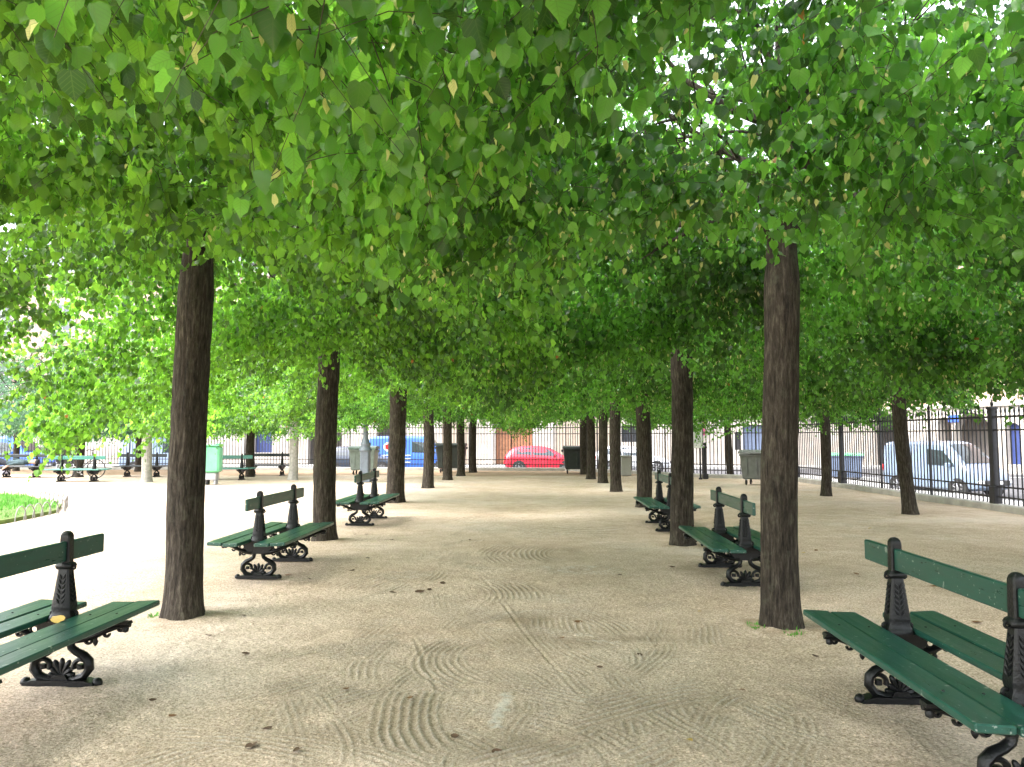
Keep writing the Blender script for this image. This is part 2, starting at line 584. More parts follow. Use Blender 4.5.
def build_ground():
    xs = axis_pts(-2.5, 2.5, 0.0115, -34, 10.4)
    ys = axis_pts(2.7, 8.0, 0.0115, -12, 33.6, 1.012)
    X, Y = np.meshgrid(xs, ys)
    Z = np.zeros_like(X)
    # keep to the inside of the right-hand fence line
    fx = np.interp(Y, [p[1] for p in FENCE_R], [p[0] for p in FENCE_R])
    # gentle unevenness
    und = (vn2(X, Y, 0.5) - 0.5) * 0.035 + (vn2(X, Y, 1.7, 9) - 0.5) * 0.014
    rough = (vn2(X, Y, 9, 3) - 0.5) * 0.007 + (vn2(X, Y, 30, 5) - 0.5) * 0.007 + (vn2(X, Y, 47, 15) - 0.5) * 0.006
    near = np.clip((11 - Y) / 3, 0, 1) * np.clip((4.0 - np.abs(X)) / 1.2, 0, 1)
    Z += und * np.clip((30 - Y) / 6, 0.2, 1) + rough * near
    # rake and broom strokes: fans of concentric ridges, centre and arc read off the photograph
    fans = []

    def fan(px, py, rad, ang, span, width, amp=0.010, pitch=0.052):
        c = at(px, py)              # middle of the stroke patch
        a = R(ang)                  # direction from the fan centre to the patch
        cx, cy = c.x - math.cos(a) * rad, c.y - math.sin(a) * rad
        fans.append((cx, cy, rad, a, R(span) / 2, width, amp, pitch))

    fan(335, 652, 3.4, 128, 22, 0.30, 0.017, 0.050)
    fan(285, 690, 2.8, 140, 18, 0.22, 0.013, 0.046)
    fan(395, 622, 2.2, 118, 26, 0.22, 0.014, 0.050)
    fan(440, 662, 0.70, 190, 95, 0.24, 0.016, 0.048)
    fan(405, 715, 1.00, 186, 50, 0.26, 0.013, 0.050)
    fan(500, 690, 2.4, 178, 14, 0.30, 0.012, 0.055)
    fan(480, 655, 1.5, 92, 40, 0.12, 0.015, 0.044)
    fan(545, 662, 1.9, 40, 26, 0.20, 0.013, 0.046)
    fan(575, 700, 2.6, 58, 22, 0.24, 0.012, 0.050)
    fan(595, 738, 0.62, 30, 80, 0.24, 0.018, 0.052)
    fan(520, 757, 2.2, 305, 24, 0.22, 0.014, 0.048)
    fan(645, 755, 2.4, 310, 18, 0.22, 0.009, 0.050)
    fan(545, 632, 1.6, 62, 45, 0.20, 0.015, 0.048)
    fan(505, 618, 1.1, 130, 55, 0.22, 0.014, 0.048)
    fan(590, 618, 1.5, 30, 40, 0.22, 0.011, 0.050)
    fan(450, 640, 1.8, 70, 26, 0.14, 0.012, 0.044)
    fan(385, 578, 1.4, 150, 50, 0.36, 0.010, 0.058)
    fan(510, 588, 1.2, 20, 60, 0.34, 0.012, 0.056)
    fan(590, 570, 1.8, 85, 40, 0.34, 0.010, 0.056)
    fan(515, 553, 1.6, 180, 50, 0.5, 0.012, 0.065)
    fan(455, 556, 1.9, 60, 34, 0.34, 0.009, 0.065)
    fan(570, 530, 2.0, 100, 50, 0.5, 0.009, 0.075)
    fan(490, 520, 2.4, 40, 40, 0.6, 0.009, 0.085)
    fan(640, 700, 2.4, 120, 22, 0.24, 0.008, 0.050)
    fan(245, 740, 2.2, 80, 26, 0.20, 0.007, 0.046)
    fan(650, 605, 2.0, 140, 24, 0.2, 0.008, 0.050)
    gr_ = random.Random(5)
    for _ in range(125):
        y_ = gr_.uniform(0, 1) ** 1.5
        px_ = 505 + gr_.gauss(0, 1) * (50 + 85 * (1 - y_))
        py_ = 520 + 240 * (1 - y_)
        fan(px_, py_, gr_.uniform(0.6, 2.6), gr_.choice((gr_.uniform(10, 170), gr_.uniform(150, 210), gr_.uniform(-30, 30))), gr_.uniform(18, 45), gr_.uniform(0.10, 0.22), gr_.uniform(0.007, 0.013), gr_.uniform(0.040, 0.054))
    fans = fans[26:] + fans[:26]
    wob = (vn2(X, Y, 2.2, 21) - 0.5) * 0.07 + (vn2(X, Y, 8.0, 12) - 0.5) * 0.014
    brk = vn2(X, Y, 5.5, 33)
    damp_shade = np.zeros_like(X)
    ridge_light = np.zeros_like(X)
    brk2 = vn2(X, Y, 13.0, 8)
    brk3 = vn2(X, Y, 20.0, 31)
    soft = vn2(X, Y, 3.0, 52)
    mod = vn2(X, Y, 1.6, 77)
    for cx, cy, rad, a, hs, wd, amp, pitch in fans:
        # only the rows and columns this stroke can reach
        mx_, my_ = cx + math.cos(a) * rad, cy + math.sin(a) * rad
        reach = (hs + 0.2) * rad + wd + 0.3
        i0, i1 = np.searchsorted(ys, (my_ - reach, my_ + reach))
        j0, j1 = np.searchsorted(xs, (mx_ - reach, mx_ + reach))
        if i1 - i0 < 2 or j1 - j0 < 2:
            continue
        w_ = (slice(i0, i1), slice(j0, j1))
        dx, dy = X[w_] - cx, Y[w_] - cy
        r = np.hypot(dx, dy) + wob[w_]
        th = np.arctan2(dy, dx) - a
        th = (th + PI) % (2 * PI) - PI
        th = th + (soft[w_] - 0.5) * 0.25
        m = np.clip((wd - np.abs(r - rad)) / 0.12, 0, 1) * np.clip((hs - np.abs(th)) / 0.10, 0, 1)
        m = m * np.clip((brk[w_] * 0.6 + 0.4 * brk2[w_] - 0.25) / 0.22, 0, 1) * (0.45 + 0.9 * mod[w_])
        ph = np.abs(((r / pitch) % 1.0) - 0.5) * 2
        prof = (np.clip(ph * 2.2 - 1.1, 0, 1) ** 1.3 - 0.28) * (0.55 + 0.9 * brk3[w_])
        Z[w_] = np.where(m > 0.02, Z[w_] * (1 - 0.8 * np.clip(m, 0, 1)) + m * prof * amp * 0.9, Z[w_])
        damp_shade[w_] = np.maximum(damp_shade[w_], m * np.clip(0.02 - prof, 0, 0.3) * 1.3)  # shade in the rake grooves, painted into the ground colour
        ridge_light[w_] = np.maximum(ridge_light[w_] * (1 - 0.7 * np.clip(m, 0, 1)), m * np.clip(prof, 0, 1) * 0.42)  # ridge tops paled to paint the light they catch
    # long drag furrows
    for (p0, p1, p2, wd, dp) in (((415, 640), (425, 662), (438, 690), 0.018, 0.007), ((505, 606), (522, 630), (552, 664), 0.02, 0.007),
                                 ((552, 664), (575, 690), (600, 715), 0.02, 0.004), ((480, 575), (494, 590), (508, 612), 0.022, 0.004)):
        pts = [at(*p) for p in (p0, p1, p2)]
        for q0, q1 in zip(pts[:-1], pts[1:]):
            ex, ey = q1.x - q0.x, q1.y - q0.y
            L2 = ex * ex + ey * ey
            t = np.clip(((X - q0.x) * ex + (Y - q0.y) * ey) / L2, 0, 1)
            d = np.hypot(X - q0.x - ex * t, Y - q0.y - ey * t) + wob * 0.2
            k = np.clip(1 - d / wd, 0, 1)
            e = np.exp(-((d - wd * 1.3) / (wd * 0.5)) ** 2)
            Z += -dp * k + dp * 0.7 * e
    # damp scraped places; the one right of the near left trunk paints its shadow
    for px, py, sx, sy, s in ((530, 622, 0.55, 0.30, 0.75), (500, 595, 0.35, 0.5, 0.5), (560, 640, 0.5, 0.25, 0.4), (515, 745, 0.6, 0.2, 0.35),
                              (640, 640, 0.6, 0.12, 0.55), (700, 705, 0.5, 0.16, 0.45), (390, 555, 0.7, 0.6, 0.35), (440, 640, 0.5, 0.25, 0.3),
                              (540, 560, 0.5, 0.8, 0.35), (300, 600, 0.6, 0.2, 0.25), (225, 618, 0.5, 0.15, 0.35), (590, 548, 0.8, 0.5, 0.3)):
        c = at(px, py)
        g = np.exp(-(((X - c.x) / sx) ** 2 + ((Y - c.y) / sy) ** 2))
        damp_shade += g * s * np.clip(vn2(X, Y, 4.0, px) * 2.2 - 0.6, 0, 1)
    damp_shade = np.clip(damp_shade * 0.8, 0, 0.6)
    scuff_ridge_light = np.zeros_like(X)
    p0, p1 = at(495, 726), at(507, 694)
    ex, ey = p1.x - p0.x, p1.y - p0.y
    t = np.clip(((X - p0.x) * ex + (Y - p0.y) * ey) / (ex * ex + ey * ey), 0, 1)
    d = np.hypot(X - p0.x - ex * t, Y - p0.y - ey * t)
    scuff_ridge_light = np.maximum(scuff_ridge_light, np.clip((0.045 + (vn2(X, Y, 25, 2) - 0.5) * 0.05 - d) / 0.03, 0, 1) * 0.5 * np.clip(vn2(X, Y, 40, 6) * 2 - 0.2, 0, 1))
    scuff_ridge_light = np.maximum(scuff_ridge_light, np.clip(vn2(X, Y, 0.8, 44) * 2.4 - 1.45, 0, 1) * 0.35 * np.clip((np.abs(X + 0.2) - 1.2) / 1.0, 0, 1))
    # strip of brown leaf litter at the foot of the far fence
    nn = vn2(X, Y, 0.9, 70)
    litter = np.clip((Y - 27.6 - nn * 1.6) / 0.5, 0, 1) * 0.75 * (X < fx)
    for px, py in ((182, 618), (325, 540), (396, 503), (782, 628), (683, 545), (644, 508), (910, 515)):  # brown debris ring at each trunk foot also paints the shade there
        c = at(px, py)
        d = np.hypot(X - c.x - 0.05, Y - c.y) + (vn2(X, Y, 6.0, 3) - 0.5) * 0.22
        litter = np.maximum(litter, np.clip((0.42 - d) / 0.2, 0, 1) * 0.45 * np.clip(vn2(X, Y, 14, 9) * 2 - 0.35, 0, 1))
        Z += 0.018 * np.clip((0.36 - d) / 0.2, 0, 1)
    scuff_ridge_light = np.maximum(scuff_ridge_light, ridge_light)
    soil = np.stack([damp_shade, scuff_ridge_light, litter], -1).reshape(-1, 3)
    GROUND["xs"], GROUND["ys"], GROUND["Z"] = xs, ys, Z
    V = np.stack([X, Y, Z], -1).reshape(-1, 3)
    ny, nx = X.shape
    idx = np.arange(nx * ny).reshape(ny, nx)
    q = np.stack([idx[:-1, :-1], idx[:-1, 1:], idx[1:, 1:], idx[1:, :-1]], -1).reshape(-1, 4)
    keep = ((X < fx + 0.2)[:-1, :-1].reshape(-1))
    q = q[keep]
    n = len(q)
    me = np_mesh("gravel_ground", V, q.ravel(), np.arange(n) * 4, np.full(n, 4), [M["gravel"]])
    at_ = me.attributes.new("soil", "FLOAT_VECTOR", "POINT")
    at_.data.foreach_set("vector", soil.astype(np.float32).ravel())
    o = obj("gravel_ground", me)
    tag(o, kind="structure")


build_ground()


def ground_z(x, y):
    j = np.clip(np.searchsorted(GROUND["xs"], x), 0, len(GROUND["xs"]) - 1)
    i = np.clip(np.searchsorted(GROUND["ys"], y), 0, len(GROUND["ys"]) - 1)
    return GROUND["Z"][i, j]


def pebbles(n):
    """Loose grit lying on the sand: too many to count."""
    x = rng.uniform(-3.6, 3.4, n)
    y = 2.5 + 9.0 * rng.random(n) ** 1.4
    s = 0.0022 + 0.0042 * rng.random(n) ** 3
    z = ground_z(x, y) + s * 0.25
    o = np.array([(1, 0, 0), (0, 1, 0), (-1, 0, 0), (0, -1, 0), (0, 0, .7), (0, 0, -.7)], dtype=float)
    f = np.array([(0, 1, 4), (1, 2, 4), (2, 3, 4), (3, 0, 4), (1, 0, 5), (2, 1, 5), (3, 2, 5), (0, 3, 5)])
    k = o[None] * (s[:, None, None] * rng.uniform(0.6, 1.3, (n, 6, 1)))
    a = rng.uniform(0, 6.28, n)
    ca, sa = np.cos(a)[:, None], np.sin(a)[:, None]
    V = np.stack([x[:, None] + k[..., 0] * ca - k[..., 1] * sa, y[:, None] + k[..., 0] * sa + k[..., 1] * ca, z[:, None] + k[..., 2]], -1)
    L = (f.ravel()[None] + (np.arange(n) * 6)[:, None]).ravel()
    me = np_mesh("loose_grit", V.reshape(-1, 3), L, np.arange(n * 8) * 3, np.full(n * 8, 3), [M["grit"]])
    tag(obj("loose_grit", me), "loose grit strewn over the near gravel", None, None, "stuff")


M["grit"] = simple("grit", (0.40, 0.33, 0.26), 0.9, 0.55, 45)
pebbles(9000)

STREET_Z = -0.5
mb = MB()
mb.add([(-600, -300, STREET_Z), (600, -300, STREET_Z), (600, 900, STREET_Z), (-600, 900, STREET_Z)], [[0, 1, 2, 3]])
tag(mb.build("street", M["asphalt"]), kind="structure")
mb = MB()   # pavement outside the fence
mb.box((-15, 35.3, STREET_Z + 0.065), (60, 3.6, 0.13))
mb.box((12.0, 12, STREET_Z + 0.067), (3.2, 42.8, 0.13))
mb.box((-15, 49.0, STREET_Z + 0.065), (90, 3.4, 0.13))
tag(mb.build("pavement", M["paving"]), kind="structure")
mb = MB()
mb.box((-15, 37.7, STREET_Z + 0.004), (80, 0.12, 0.006))
for i in range(12):
    mb.box((-40 + i * 5.2, 43.2, STREET_Z + 0.004), (0.1, 4.6, 0.006))
tag(mb.build("road_marking", M["white_line"]), kind="structure")


# ------------------------------------------------------------------ leaves and crowns
LEAF_O = np.array([  # outline and midrib of one lime leaf, x across, y along (tip at 1)
    (0.00, 0.06), (0.00, 0.40), (0.00, 0.74), (0.0, 1.08),
    (0.22, -0.02), (0.44, 0.13), (0.50, 0.40), (0.39, 0.68), (0.14, 0.91),
    (-0.22, -0.02), (-0.44, 0.13), (-0.50, 0.40), (-0.39, 0.68), (-0.14, 0.91)])
LEAF_F = [(0, 4, 5), (0, 5, 6, 1), (1, 6, 7, 2), (2, 7, 8), (2, 8, 3),
          (0, 10, 9), (0, 1, 11, 10), (1, 2, 12, 11), (2, 13, 12), (2, 3, 13)]


LEAF_LO = np.array([(0.0, 0.03), (0.0, 0.5), (0.0, 1.06), (0.42, 0.10), (0.44, 0.58), (-0.42, 0.10), (-0.44, 0.58)])
LEAF_LOF = [(0, 3, 4, 1), (1, 4, 2), (0, 1, 6, 5), (1, 2, 6)]


def leaf_mesh_arrays(P, A, N, S, T, fold, curl, lo=False, W_=None):
    """P base points, A along-axis, N normal (unit, perpendicular to A), S size, T tint."""
    n = len(P)
    O, F = (LEAF_LO, LEAF_LOF) if lo else (LEAF_O, LEAF_F)
    B = np.cross(A, N)
    lx = O[:, 0][None, :] * np.ones((n, 1))
    ly = O[:, 1][None, :] * np.ones((n, 1))
    lz = np.abs(lx) * fold[:, None] - (ly ** 2) * curl[:, None]
    if not lo:      # each blade is waved and skewed a little differently
        ph = P[:, 0:1] * 91.0 + P[:, 1:2] * 57.0
        lz = lz + 0.075 * np.sin(ly * 8 + ph) * np.sign(lx) * (np.abs(lx) > 0.1) + 0.22 * lx * np.sin(ph * 1.7)
    co_x = lx
    if W_ is not None:
        lx = lx * W_[:, None] * (1 + 0.10 * np.sign(lx) * np.sin(P[:, 2:3] * 83.0))
    V = P[:, None, :] + S[:, None, None] * (lx[..., None] * B[:, None, :] + ly[..., None] * A[:, None, :] + lz[..., None] * N[:, None, :])
    co = np.stack([co_x, ly, T[:, None] * np.ones_like(lx)], -1)
    flat = [i for f in F for i in f]
    tot = [len(f) for f in F]
    k = len(O)
    loops = (np.array(flat)[None, :] + (np.arange(n) * k)[:, None]).ravel()
    totals = np.tile(np.array(tot), n)
    return V.reshape(-1, 3), co.reshape(-1, 3), loops, totals


def unit(a):
    return a / np.maximum(np.linalg.norm(a, axis=-1, keepdims=True), 1e-9)


def make_crown(name, seed, n_twigs, half=(2.65, 2.6), droop_side=0.0, yellow=0.02, brown=0.0012, mat=None, top=5.3,
               base=2.72, sag=0.42, leaf=0.057, per=21, bright=0.0, lo=False, open_stem=False, gaps=()):
    g = np.random.default_rng(seed)
    n = int(n_twigs * 2.3)
    hx, hy = half
    x = g.uniform(-hx, hx, n)
    y = g.uniform(-hy, hy, n)
    r = np.sqrt((x / hx) ** 2 + (y / hy) ** 2)
    zb = base - sag * np.clip(r, 0, 1.2) ** 2
    zb = zb + (vnoise(np.stack([x * 0.9 + seed, y * 0.9, 0 * x + seed * 0.37], -1)) - 0.5) * 0.75
    if droop_side:
        zb = zb - droop_side * np.clip((-x - 1.2) / 1.2, 0, 1)
    zt = top - 0.5 * np.clip(r, 0, 1.3) ** 3
    u = g.random(n)
    layer = g.random(n)
    z = np.where(layer < 0.54, zb + 0.75 * u ** 1.2, zb + (zt - zb) * u)
    # clumps: thin out where the noise is low
    c = vnoise(np.stack([x * 1.25 + seed, y * 1.25 + 3, z * 1.25], -1))
    c2 = vnoise(np.stack([x * 3.1 + seed, y * 3.1 + 9, z * 3.1], -1))
    keep = (0.65 * c + 0.35 * c2) > g.uniform(0.24, 0.56, n)
    keep &= ~((np.hypot(x, y) < 0.55) & (z < base + 0.15))
    if open_stem:   # and gaps in the underside
        hole = vnoise(np.stack([x * 0.9 + seed * 3.1, y * 0.9 + 31, z * 0.4], -1))
        keep &= ~((hole > 0.70) & (z < zb + 0.9))
    if open_stem:   # an opening round the stem where the dark limbs show through
        keep &= ~((np.hypot(x, y) < 0.75) & (z < base + 1.3) & (g.random(n) < 0.7))
    for q0, q1, gr in gaps:         # thin places in the crown
        q0, q1 = np.array(q0), np.array(q1)
        e = q1 - q0
        t_ = np.clip(((np.stack([x, y, z], -1) - q0) @ e) / (e @ e), 0, 1)
        dd = np.linalg.norm(np.stack([x, y, z], -1) - q0 - t_[:, None] * e, axis=-1)
        keep &= ~((dd < gr) & (g.random(n) < 0.85))
    idx = np.nonzero(keep)[0][:n_twigs]
    x, y, z, zb = x[idx], y[idx], z[idx], zb[idx]
    nt = len(idx)
    ang = np.arctan2(y, x) + g.normal(0, 0.9, nt)
    L = g.uniform(0.26, 0.62, nt)
    out = np.stack([np.cos(ang), np.sin(ang), g.uniform(-0.35, 0.35, nt)], -1)
    low = np.clip(1 - (z - zb) / 0.8, 0, 1)
    drop = g.uniform(0.35, 0.9, nt) * (0.45 + 0.55 * low)
    P0 = np.stack([x, y, z], -1) - out * (L * 0.45)[:, None]
    P0[:, 2] += 0.12

    def twig_at(i, t):
        p = P0[i] + out[i] * (L[i] * t)[:, None]
        p[:, 2] -= drop[i] * L[i] * t ** 1.8
        w = np.sin(t * 7.0 + ang[i] * 9)[:, None] * 0.03
        p = p + w * np.stack([-np.sin(ang[i]), np.cos(ang[i]), 0.5 * np.cos(ang[i] * 5)], -1)
        return p
    # leaves
    per_n = g.integers(int(per * 0.65), int(per * 1.35), nt)
    ti = np.repeat(np.arange(nt), per_n)
    k = np.concatenate([np.arange(m) for m in per_n])
    t = (k + 0.6) / (per_n[ti]) + g.normal(0, 0.03, len(ti))
    t = np.clip(t, 0.05, 1.05)
    side = np.where(k % 2 == 0, 1.0, -1.0)
    p = twig_at(ti, t)
    tan = unit(twig_at(ti, t + 0.05) - p)
    lat = unit(np.cross(tan, np.array([0, 0, 1.0])))
    nl = len(ti)
    petL = g.uniform(0.02, 0.055, nl)
    dirp = unit(lat * side[:, None] * g.uniform(0.4, 1.0, nl)[:, None] + tan * 0.5 + g.normal(0, 0.25, (nl, 3)) + np.array([0, 0, -0.25]))
    pb = p + dirp * petL[:, None]
    A = unit(dirp * g.uniform(0.25, 0.9, nl)[:, None] + np.array([0, 0, -1.0]) * g.uniform(0.35, 1.25, nl)[:, None] + g.normal(0, 0.22, (nl, 3)))
    Nn = np.array([0, 0, 1.0]) * g.uniform(0.3, 1.0, nl)[:, None] + dirp * 0.6 + g.normal(0, 0.45, (nl, 3))
    Nn = unit(Nn - A * np.sum(Nn * A, -1, keepdims=True))
    S = leaf * g.uniform(0.62, 1.3, nl) * np.where(t > 0.9, 0.75, 1.0)
    clump = vnoise(np.stack([pb[:, 0] * 1.1 + 40 + seed, pb[:, 1] * 1.1, pb[:, 2] * 1.1], -1))
    T = np.clip(0.45 + bright + (clump - 0.5) * 0.8 + g.normal(0, 0.25, nl), 0.10, 0.89)
    yz = vnoise(np.stack([pb[:, 0] * 0.9 + 7, pb[:, 1] * 0.9 + seed, pb[:, 2] * 0.9], -1))
    isy = g.random(nl) < yellow * np.clip(yz * 3.2 - 0.7, 0.1, 3)
    T = np.where(isy, 0.94 + g.uniform(-0.02, 0.025, nl), T)
    S = np.where(isy, S * 0.62, S)          # the pale flower bracts are smaller and narrower
    isb = g.random(nl) < brown
    T = np.where(isb, 0.99, T)
    fold = g.uniform(0.02, 0.55, nl)
    curl = g.uniform(-0.15, 0.45, nl)
    wid = np.where(isy, 0.55, g.uniform(0.78, 1.05, nl))
    S = np.where(isb, S * 0.75, S)
    V, co, loops, totals = leaf_mesh_arrays(pb, A, Nn, S, T, fold, curl, lo, wid)
    # narrow the bracts
    nv_leaf = len(V)
    # twigs: three-sided tapering rods, plus leaf stalks on the lowest ones
    seg = np.array([0.12, 0.4, 0.7, 1.0])
    rad = np.array([0.0022, 0.0018, 0.0014, 0.0008])
    all_i = np.arange(nt)
    ring = []
    for s, rr in zip(seg, rad):
        c0 = twig_at(all_i, np.full(nt, s))
        tn = unit(twig_at(all_i, np.full(nt, s + 0.05)) - c0)
        a = unit(np.cross(tn, np.array([0.3, 0.2, 1.0])))
        b = np.cross(tn, a)
        ring.append(np.stack([c0 + rr * (math.cos(q) * a + math.sin(q) * b) for q in (0, 2.094, 4.189)], 1))
    TW = np.stack(ring, 1).reshape(-1, 3)   # nt x 4 x 3
    fl = []
    for s in range(3):
        for q in range(3):
            q2 = (q + 1) % 3
            fl += [s * 3 + q, s * 3 + q2, (s + 1) * 3 + q2, (s + 1) * 3 + q]
    tl = (np.array(fl)[None, :] + (np.arange(nt) * 12)[:, None]).ravel() + nv_leaf
    tt = np.full(nt * 9, 4)
    V = np.concatenate([V, TW])
    co = np.concatenate([co, np.zeros((len(TW), 3))])
    loops = np.concatenate([loops, tl])
    nlf = len(totals)
    totals = np.concatenate([totals, tt])
    starts = np.concatenate([[0], np.cumsum(totals)[:-1]])
    me = np_mesh(name, V, loops, starts, totals, [mat or M["leaf"], M["twig"]])
    mi = np.zeros(len(totals), dtype=np.int32)
    mi[nlf:] = 1
    me.polygons.foreach_set("material_index", mi)
    a = me.attributes.new("leafco", "FLOAT_VECTOR", "POINT")
    a.data.foreach_set("vector", co.astype(np.float32).ravel())
    return me


def make_trunk(name, seed, r0=0.155, clear=2.65, top=4.7, mat=None, limbs=13, extra=()):
    rd = random.Random(seed)
    mb = MB()
    # bole, ring by ring, with a root flare and a slightly fluted, lumpy girth
    n = 72
    pts, rad = [], []
    zz = [-0.12, 0.0, 0.03, 0.06, 0.09, 0.13, 0.17, 0.22, 0.28] + [0.34 + 0.055 * q for q in range(int((clear - 0.34) / 0.055))] + [clear, clear + 0.35]
    knots = [(rd.uniform(0, 6.28), rd.uniform(0.7, 2.3), rd.uniform(0.04, 0.07)) for _ in range(4)]
    vs, fs = [], []
    ox = oy = 0.0
    ph = rd.uniform(0, 6)
    for i, z in enumerate(zz):
        fl = 1.0 + 0.24 * math.exp(-max(z, 0) / 0.11)
        tp = 1.0 - 0.075 * max(z, 0) / clear
        if z > clear - 0.4:
            tp *= 1.05
        if z > clear:
            tp *= 0.80
        ox = 0.018 * math.sin(z * 1.7 + ph)
        oy = 0.018 * math.cos(z * 1.3 + ph * 2)
        for k in range(n):
            a = 2 * PI * k / n
            lump = 1 + 0.07 * (mnoise.noise(Vector((math.cos(a) * 1.2 + seed, math.sin(a) * 1.2, z * 1.4)))) \
                + 0.045 * math.sin(a * 5 + ph) * math.exp(-max(z, 0) / 0.3) + 0.025 * math.sin(a * 3 + ph * 1.7) \
                + 0.02 * mnoise.noise(Vector((math.cos(a) * 5 + seed, math.sin(a) * 5, z * 4)))
            r = r0 * fl * tp * lump
            fz = abs(mnoise.noise(Vector((math.cos(a) * 6.5 + seed, math.sin(a) * 6.5, z * 1.9)))) + 0.5 * abs(mnoise.noise(Vector((math.cos(a) * 14, math.sin(a) * 14 + seed, z * 4.5))))
            r += 0.016 * min(fz, 0.5) - 0.004
            for ka, kz, ks in knots:      # healed pruning scars
                da = (a - ka + PI) % (2 * PI) - PI
                q = (da * r0 / ks) ** 2 + ((z - kz) / (ks * 1.25)) ** 2
                r += 0.013 * math.exp(-q) - 0.012 * math.exp(-q * 5)
            vs.append((ox + r * math.cos(a), oy + r * math.sin(a), z))
    for i in range(len(zz) - 1):
        for k in range(n):
            j = (k + 1) % n
            fs.append([i * n + k, i * n + j, (i + 1) * n + j, (i + 1) * n + k])
    fs.append([(len(zz) - 1) * n + k for k in range(n)])
    mb.add(vs, fs)
    # leader
    lead = [Vector((ox, oy, clear + 0.2))]
    while lead[-1].z < top:
        lead.append(lead[-1] + Vector((rd.uniform(-0.12, 0.12), rd.uniform(-0.12, 0.12), 0.4)))
    mb.tube(lead, [r0 * 0.72 * (1 - 0.8 * i / (len(lead) - 1)) for i in range(len(lead))], 10)

    def limb(p, ang, rise, L, r, lev):
        seg = max(4, int(L / 0.22))
        pts = [p]
        d = Vector((math.cos(ang), math.sin(ang), rise)).normalized()
        for _ in range(seg):
            d = (d + Vector((rd.uniform(-.28, .28), rd.uniform(-.28, .28), rd.uniform(-.22, .2)))).normalized()
            pts.append(pts[-1] + d * (L / seg))
        rr = [r * (1 - 0.78 * i / seg) for i in range(seg + 1)]
        # knuckles left by yearly clipping
        for i in range(1, seg):
            if rd.random() < 0.25:
                rr[i] *= 1.25
        mb.tube(pts, rr, 7 if lev == 0 else 5)
        if lev < 2:
            for q in range(5 if lev == 0 else 3):
                i = rd.randrange(max(1, seg // 3), seg + 1)
                limb(pts[i], ang + rd.choice((-1, 1)) * rd.uniform(0.4, 1.1), rise + rd.uniform(-0.35, 0.45), L * rd.uniform(0.35, 0.6), rr[i] * 0.7, lev + 1)

    for i in range(limbs):
        z = clear + 0.38 + (top - clear - 0.7) * (i / limbs) ** 1.1
        a = i * 2.4 + rd.uniform(-0.35, 0.35)
        t = (z - clear) / (top - clear)
        limb(Vector((ox, oy, z)), a, rd.uniform(0.2, 0.7), rd.uniform(1.6, 2.3) * (1 - 0.3 * max(t, 0)), r0 * rd.uniform(0.22, 0.32), 0)
    for ea, ez, er, eL, erad in extra:
        limb(Vector((ox, oy, ez)), R(ea), er, eL, erad, 0)
    return mb.mesh(name, mat or M["bark"], 50)


CR_L = [make_crown("crown_left_a", 3, 2850, half=(2.85, 2.6), droop_side=0.55, yellow=0.012, mat=M["leaf_backlit"], bright=0.03),
        make_crown("crown_left_b", 8, 2850, half=(2.85, 2.6), droop_side=0.65, yellow=0.012, mat=M["leaf_backlit"], bright=0.03)]
CR_R = [make_crown("crown_right_a", 5, 3000, open_stem=True, yellow=0.09, gaps=[((-1.5, -3.2, 2.4), (-1.0, -0.9, 3.55), 0.34), ((-0.9, -2.6, 2.6), (-0.15, -0.4, 3.7), 0.26)], top=5.9),
        make_crown("crown_right_b", 13, 3000, open_stem=True, yellow=0.08, base=2.65, gaps=[((1.6, -1.0, 2.1), (1.2, -2.7, 2.95), 0.30), ((1.2, -1.2, 2.4), (0.85, -2.7, 3.1), 0.22)], top=5.9)]
CR_M = [make_crown("crown_mid_a", 21, 1700, yellow=0.03, lo=True), make_crown("crown_mid_b", 34, 1600, yellow=0.02, base=2.6, sag=0.55, lo=True)]
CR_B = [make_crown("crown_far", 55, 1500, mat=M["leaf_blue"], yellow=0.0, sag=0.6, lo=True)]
TK = [make_trunk("trunk_a", 2), make_trunk("trunk_b", 7), make_trunk("trunk_c", 19)]
TKN = make_trunk("trunk_branchy", 31, extra=((200, 2.95, 0.42, 2.3, .040), (222, 3.15, 0.30, 2.2, .036), (176, 3.25, 0.35, 2.2, .034), (250, 3.0, 0.5, 1.9, .034), (310, 3.1, 0.4, 1.9, .032)))
TKP = make_trunk("trunk_lit", 23, mat=M["bark_lit"])


def tree(x, y, label, crown, trunk, rad=0.16, rz=0.0, flip=False, lean=(0, 0), crown_dz=0.0, crown_s=1.0, trunk_rz=None, group="clipped lime trees shading the gravel walk"):
    t = thing("lime_tree", label, "tree", (x, y, 0), 0, group)
    t.rotation_euler = (lean[1], lean[0], 0)
    k = obj("trunk", trunk, t)
    k.scale = (rad / 0.155, rad / 0.155, 1)
    k.rotation_euler = (0, 0, trunk_rz if trunk_rz is not None else random.uniform(0, 6.28))
    c = obj("crown", crown, t)
    c.rotation_euler = (0, 0, rz)
    c.scale = (crown_s, -crown_s if flip else crown_s, 1)
    c.location = (0, 0, crown_dz)
    return t


ORD = ["nearest", "second", "third", "fourth", "fifth", "sixth", "seventh"]
left = [(182, 618, .143), (325, 540, .155), (396, 503, .19), (428, 488, .155), (447, 480, .155), (460.5, 476, .145), (473, 472.6, .15)]
right = [(782, 628, .135), (683, 545, .150), (644, 508, .150), (616, 492, .145), (603, 483, .145), (591, 479, .15), (584, 474.5, .14)]
